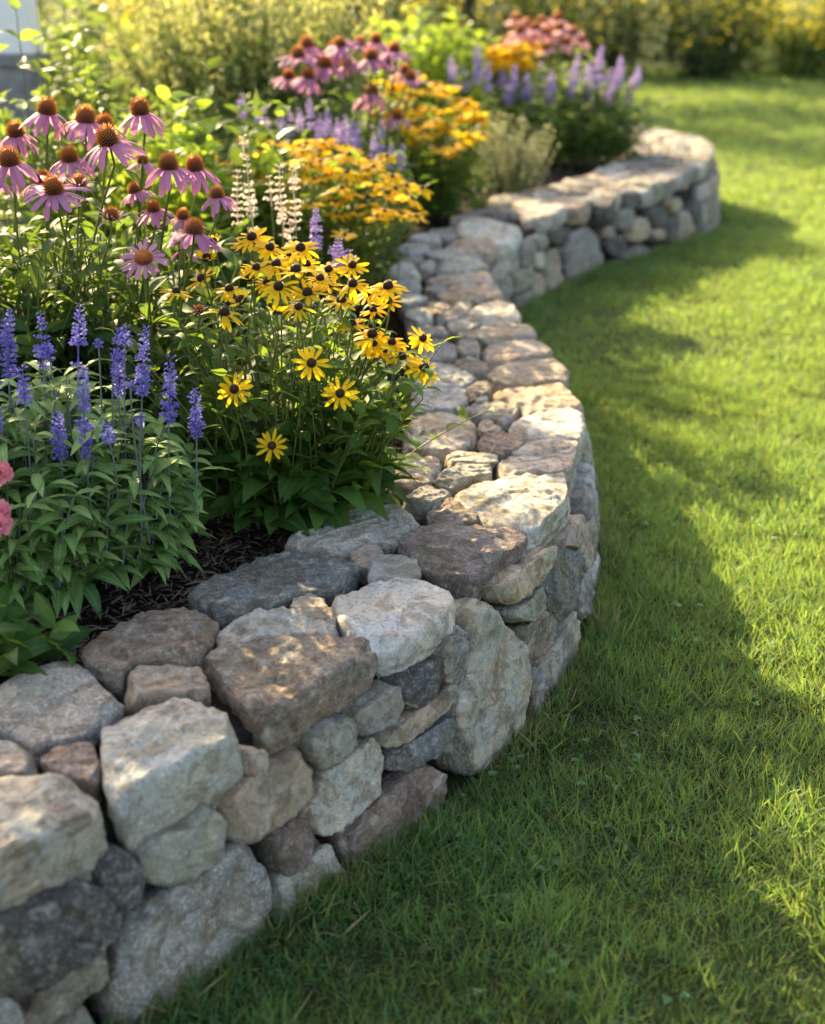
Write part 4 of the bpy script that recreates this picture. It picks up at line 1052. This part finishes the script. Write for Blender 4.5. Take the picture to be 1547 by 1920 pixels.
# ------------------------------------------------------------------ mulch chips
xy = np.column_stack([rng.uniform(-1.2, .4, 40000), rng.uniform(1.6, 4.2, 40000)])
xy = xy[bed_in(xy[:, 0]+.0, xy[:, 1])]
xy2 = np.column_stack([rng.uniform(-.6, 2.2, 9000), rng.uniform(4.2, 9.5, 9000)]); xy2 = xy2[bed_in(xy2[:, 0], xy2[:, 1])]
dep = np.interp(xy[:, 1], BEDX[:, 1], BEDX[:, 0]) - xy[:, 0]; xy = xy[dep < .75]
dep2 = np.interp(xy2[:, 1], BEDX[:, 1], BEDX[:, 0]) - xy2[:, 0]; xy2 = xy2[dep2 < .5]
q = np.vstack([xy, xy2]); n = len(q); dq = np.interp(q[:, 1], BEDX[:, 1], BEDX[:, 0]) - q[:, 0]
z = BED - .035 + .05*sstep(0, .5, dq) + rng.uniform(.0, .022, n)
T_CHIP = [blade_template(2, lambda x: [.5, 1, .4][int(x*2)], .3, c, 0) for c in (-.3, .3)]
mb = MB(); az = rng.uniform(0, 6.28, n)
place_blades(mb, T_CHIP, np.column_stack([q, z]), np.column_stack([np.cos(az), np.sin(az), rng.normal(0, .25, n)]), rng.uniform(.012, .042, n), rng.uniform(.003, .008, n), .5)
M_CHIP = leaf_material('mulch_chip', (.016, .011, .008), (.24, .17, .125), (.02, .015, .01), .02, .85, .2, 0, .9)
o = link('mulch', mb.mesh('mulch', M_CHIP)); tag(o, 'dark shredded bark mulch on the flower bed', 'mulch', kind='stuff')

# ------------------------------------------------------------------ grass
def lawn_ok(x, y, m=0.0):
    p = np.column_stack([x, y]); okk = np.ones(len(p), bool)
    for s in range(0, len(p), 20000):
        c = p[s:s+20000]; dd = ((c[:, None, :]-FOOT[None, ::3])**2).sum(2); k = np.argmin(dd, 1)*3
        sd = ((c-FOOT[k])*NRM[k]).sum(1)
        okk[s:s+20000] = sd > m
    return okk & ~(bed_in(x, y) & (y < 11.4) & (y > 1))
M_GRASS = leaf_material('grass_blade', (.020, .070, .030), (.095, .215, .080), (.48, .66, .095), .43, .42, .4, 0, .8)
M_STRAW = leaf_material('dry_grass_blade', (.16, .13, .06), (.36, .30, .15), (.5, .4, .15), .3, .7, .2, 0, .8)
gm = MB()
def sow(x0, x1, y0, y1, n, L, Wd, tm, lean=.8, straw=.07):
    x = rng.uniform(x0, x1, n); y = rng.uniform(y0, y1, n)
    lim = .36*y + .55                                            # width of the view with a margin each side
    k = (x < lim) & (x > -lim); x, y = x[k], y[k]
    k = lawn_ok(x, y, .012); x, y = x[k], y[k]; n = len(x)
    nz = np.array([mn.noise(Vector((a*2.6, b_*2.6, 0))) + 1.0*mn.noise(Vector((a*11, b_*11, 3))) for a, b_ in zip(x, y)]) if n < 400000 else np.zeros(n)
    fa = np.array([mn.noise(Vector((a*1.3, b_*1.3, 9)))*5 for a, b_ in zip(x, y)])
    az = fa + rng.normal(0, 2.1, n)
    ln = lean*rng.uniform(.1, 1.5, n)
    d = np.column_stack([np.cos(az)*ln, np.sin(az)*ln, np.ones(n)])
    l = L*rng.uniform(.45, 1.35, n)*np.clip(1+.6*nz, .35, 2); w = Wd*rng.uniform(.5, 1.0, n)*np.where(rng.random(n) < .12, 1.8, 1)
    lo = np.array([mn.noise(Vector((a*.9+7, b_*.9, 5))) for a, b_ in zip(x, y)])
    pos = np.column_stack([x, y, lawn_z(y)-.004]); rnd = np.clip(.45+.35*nz+.55*lo+rng.normal(0, .30, n), 0, 1)
    st = rng.random(n) < straw*(1+1.5*np.clip(-nz, 0, 1)+3*np.clip(-lo-.1, 0, 1))
    for mi, m_ in ((0, ~st), (1, st)):
        if not m_.any(): continue
        dd = d[m_].copy()
        if mi: dd[:, :2] *= 2.2
        place_blades(gm, tm, pos[m_], dd, l[m_]*(1 if not mi else .9), w[m_], 1.5, rnd[m_], mi)
G2 = [blade_template(3, lambda x: max(.04, 1-x**1.7), .5, c, 0) for c in (.2, .7, 1.3)]
G1 = [blade_template(2, lambda x: max(.05, 1-x**1.7), .5, c, 0) for c in (.3, 1.0)]
sow(-1.2, 2.0, .9, 3.3, 150000, .052, .0033, G2)
sow(-1.2, 2.0, .9, 3.6, 9000, .075, .0042, G2, straw=.2)
sow(-.2, 2.6, 3.3, 5.5, 110000, .046, .0040, G1)
sow(.1, 4.2, 5.5, 9.5, 110000, .046, .0065, G1)
sow(.3, 8, 9.5, 17, 90000, .05, .013, G1)
sow(-2, 13, 17, 28, 70000, .06, .026, G1)
# clover between the blades
n = 900; c = np.column_stack([rng.uniform(-.2, 2.2, n), rng.uniform(1.2, 5, n)])
c = c[np.array([mn.noise(Vector((a*1.7, b_*1.7, 21))) > .12 for a, b_ in c])]; c = c[lawn_ok(c[:, 0], c[:, 1], .03)]
for a0 in (0, 2.094, 4.189):
    az = rng.uniform(0, 6.28, len(c))*0 + a0 + c[:, 0]*40
    place_blades(gm, T_SMALL, np.column_stack([c, np.full(len(c), .030)+.012*np.sin(c[:, 0]*90)]), np.column_stack([np.cos(az), np.sin(az), np.full(len(c), .25)]), .012, .011, .3, .75)
for _s in range(2):                                          # longer untrimmed blades along the foot of the wall
    n = 8000 if _s == 0 else 6000
    kk = rng.integers(0, 300, n); off = np.abs(rng.normal(0, .035, n))+.0
    q = FOOT[kk] + NRM[kk]*off[:, None]; ok_ = q[:, 1] < (5 if _s == 0 else 10); q = q[ok_]; n = len(q)
    nz = np.array([mn.noise(Vector((a*5, b_*5, 1))) for a, b_ in q])
    az = rng.uniform(0, 6.28, n); ln = rng.uniform(.1, .9, n); st = rng.random(n) < .32
    d = np.column_stack([np.cos(az)*ln, np.sin(az)*ln, np.ones(n)]) ; d[:, :2] += NRM[np.zeros(n, int)]*0
    l = rng.uniform(.03, .075, n)*np.clip(1+.9*nz, .4, 2)
    for mi, m_ in ((0, ~st), (1, st)):
        place_blades(gm, G2, np.column_stack([q, lawn_z(q[:, 1])-.004])[m_], d[m_], l[m_], rng.uniform(.002, .0042, m_.sum())*(1 if _s == 0 else 1.6), 1.5, None, mi)
o = link('grass', gm.mesh('grass', [M_GRASS, M_STRAW])); tag(o, 'thick short green grass blades of the lawn', 'grass', kind='stuff')

# ------------------------------------------------------------------ trees and shrubs at the far side of the lawn
M_BARK = ground_material('bark', [(.3, (.03, .024, .018)), (.7, (.10, .08, .06))], 6, 1, .05)
def tree(lab, x, y, h, r, crown0, leaf, nleaf=1500, ls=.2, tr=.13):
    zb = float(lawn_z(y)); root = thing('tree', lab, 'tree', (x, y, zb), 'trees beyond the lawn')
    tm = MB(); top = np.array([x+rng.normal(0, .4), y+rng.normal(0, .4), zb+h*.95])
    tr_ = stem_path((x, y, zb-.05), top, .5, 10); tube(tm, tr_, tr, .03, 9)
    ends = []
    for k in range(13):
        t = rng.uniform(crown0/h*.9, .92); p = along(tr_, [t])[0]; a = rng.uniform(0, 6.28); l = r*rng.uniform(.6, 1.0)*(1-.45*t)*1.3
        e = p + np.array([math.cos(a)*l, math.sin(a)*l, l*rng.uniform(.1, .5)]); br = bez(p, (p+e)/2+np.array([0, 0, -.1]), e, 6); tube(tm, br, tr*.38, .012, 5); ends.append(br)
    part('trunk', tm, M_BARK, root)
    cm = MB(); per = nleaf//len(ends)
    for br in ends+[tr_[6:]]:
        for _ in range(5):
            c = along(br, [rng.uniform(.35, 1)])[0] + rng.normal(0, r*.16, 3); m_ = per//5
            p = c + rng.normal(0, 1, (m_, 3))*r*np.array([.20, .20, .13]); d = rng.normal(0, 1, (m_, 3)) + np.array([0, 0, -.3])
            place_blades(cm, T_SMALL, p, d, ls*rng.uniform(.6, 1.3, m_), ls*.6, 1.0)
    part('crown', cm, leaf, root)
def far_shrub(lab, x, y, rx, h, leaf, n=2200, ls=.13):
    gl = .30 if leaf is M_FOREST else .85 if leaf is M_SUNLITLEAF else .4; leaf = M_SHRUB if leaf is M_SUNLITLEAF else leaf
    zb = float(lawn_z(y)); root = thing('woodland_shrub', lab, 'shrub', (x, y, zb), 'shrubs along the far edge of the lawn')
    cm, sm = MB(), MB()
    for k in range(16):
        a = rng.uniform(0, 6.28); q = rx*math.sqrt(rng.random())*.8; hh = h*rng.uniform(.45, 1)*(1-.4*(q/rx)**2)
        e = np.array([x+q*math.cos(a), y+q*math.sin(a)*.7, zb+hh]); br = bez((x+q*.3*math.cos(a), y+q*.2*math.sin(a), zb-.03), (e+np.array([x, y, zb]))/2, e, 6); tube(sm, br, .03, .008, 4)
        for t in (.2, .45, .7, .95):
            c = along(br, [t])[0]; m_ = n//64; p = c + rng.normal(0, 1, (m_, 3))*np.array([rx*.20, rx*.18, h*.11]); p[:, 2] = np.maximum(p[:, 2], zb+.04)
            lit_top = (rng.random(m_) < gl*sstep(.1, .8, (p[:, 2]-zb)/h))  # gold leaves thicken upwards: sunlit tops painted in leaf colour
            for mi, k in ((0, ~lit_top), (1, lit_top)):
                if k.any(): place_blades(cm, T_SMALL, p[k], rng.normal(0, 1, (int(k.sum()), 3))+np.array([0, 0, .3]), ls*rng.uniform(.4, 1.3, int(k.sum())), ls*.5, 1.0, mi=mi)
    part('foliage', cm, [leaf, M_SUNLITLEAF], root); part('stem_cluster', sm, M_BARK, root)
F, G, S_ = M_FOREST, M_SUNLITLEAF, M_SHRUB
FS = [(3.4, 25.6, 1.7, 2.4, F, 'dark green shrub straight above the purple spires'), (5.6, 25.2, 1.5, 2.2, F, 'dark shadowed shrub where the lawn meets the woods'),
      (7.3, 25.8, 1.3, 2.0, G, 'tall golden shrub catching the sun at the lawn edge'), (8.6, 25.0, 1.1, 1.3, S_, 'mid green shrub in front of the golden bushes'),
      (10.2, 26.0, 1.4, 2.2, G, 'yellow lit bush near the end of the lawn'), (11.8, 25.0, 1.2, 1.5, G, 'low bush tinted sunlit gold farthest along the lawn edge'),
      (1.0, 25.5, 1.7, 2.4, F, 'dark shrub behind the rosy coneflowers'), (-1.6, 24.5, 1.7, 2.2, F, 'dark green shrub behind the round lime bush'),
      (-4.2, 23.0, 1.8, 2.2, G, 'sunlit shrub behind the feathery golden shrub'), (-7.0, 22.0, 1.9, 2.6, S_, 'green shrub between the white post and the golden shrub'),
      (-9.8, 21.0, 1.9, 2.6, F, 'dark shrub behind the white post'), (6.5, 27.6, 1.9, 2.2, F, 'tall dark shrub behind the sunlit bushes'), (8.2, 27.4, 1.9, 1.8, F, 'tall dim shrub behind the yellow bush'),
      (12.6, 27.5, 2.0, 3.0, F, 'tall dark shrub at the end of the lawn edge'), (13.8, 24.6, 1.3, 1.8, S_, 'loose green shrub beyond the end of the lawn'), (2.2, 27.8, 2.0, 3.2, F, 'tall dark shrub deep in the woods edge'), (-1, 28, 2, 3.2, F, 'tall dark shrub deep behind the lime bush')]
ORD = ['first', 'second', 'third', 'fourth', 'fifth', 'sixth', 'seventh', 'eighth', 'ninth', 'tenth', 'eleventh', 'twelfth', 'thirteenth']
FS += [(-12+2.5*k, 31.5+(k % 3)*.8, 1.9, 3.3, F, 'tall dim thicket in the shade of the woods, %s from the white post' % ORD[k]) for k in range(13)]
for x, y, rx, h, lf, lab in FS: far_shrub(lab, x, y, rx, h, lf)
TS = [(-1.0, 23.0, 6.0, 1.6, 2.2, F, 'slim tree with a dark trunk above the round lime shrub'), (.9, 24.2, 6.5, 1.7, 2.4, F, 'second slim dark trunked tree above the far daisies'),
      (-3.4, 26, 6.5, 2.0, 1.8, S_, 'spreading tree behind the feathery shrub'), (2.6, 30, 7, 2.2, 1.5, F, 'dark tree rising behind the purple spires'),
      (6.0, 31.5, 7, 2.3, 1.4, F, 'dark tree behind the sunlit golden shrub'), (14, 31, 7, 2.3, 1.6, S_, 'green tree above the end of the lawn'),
      (-8.5, 25, 6.5, 2.2, 1.8, G, 'tree with leaves coloured sunlit gold behind the white post'), (16, 28, 7, 2.4, 1.5, F, 'dark tree past the end of the lawn'), (.8, 31, 7.5, 2.4, 1.2, F, 'dark tree deep in the woods')]
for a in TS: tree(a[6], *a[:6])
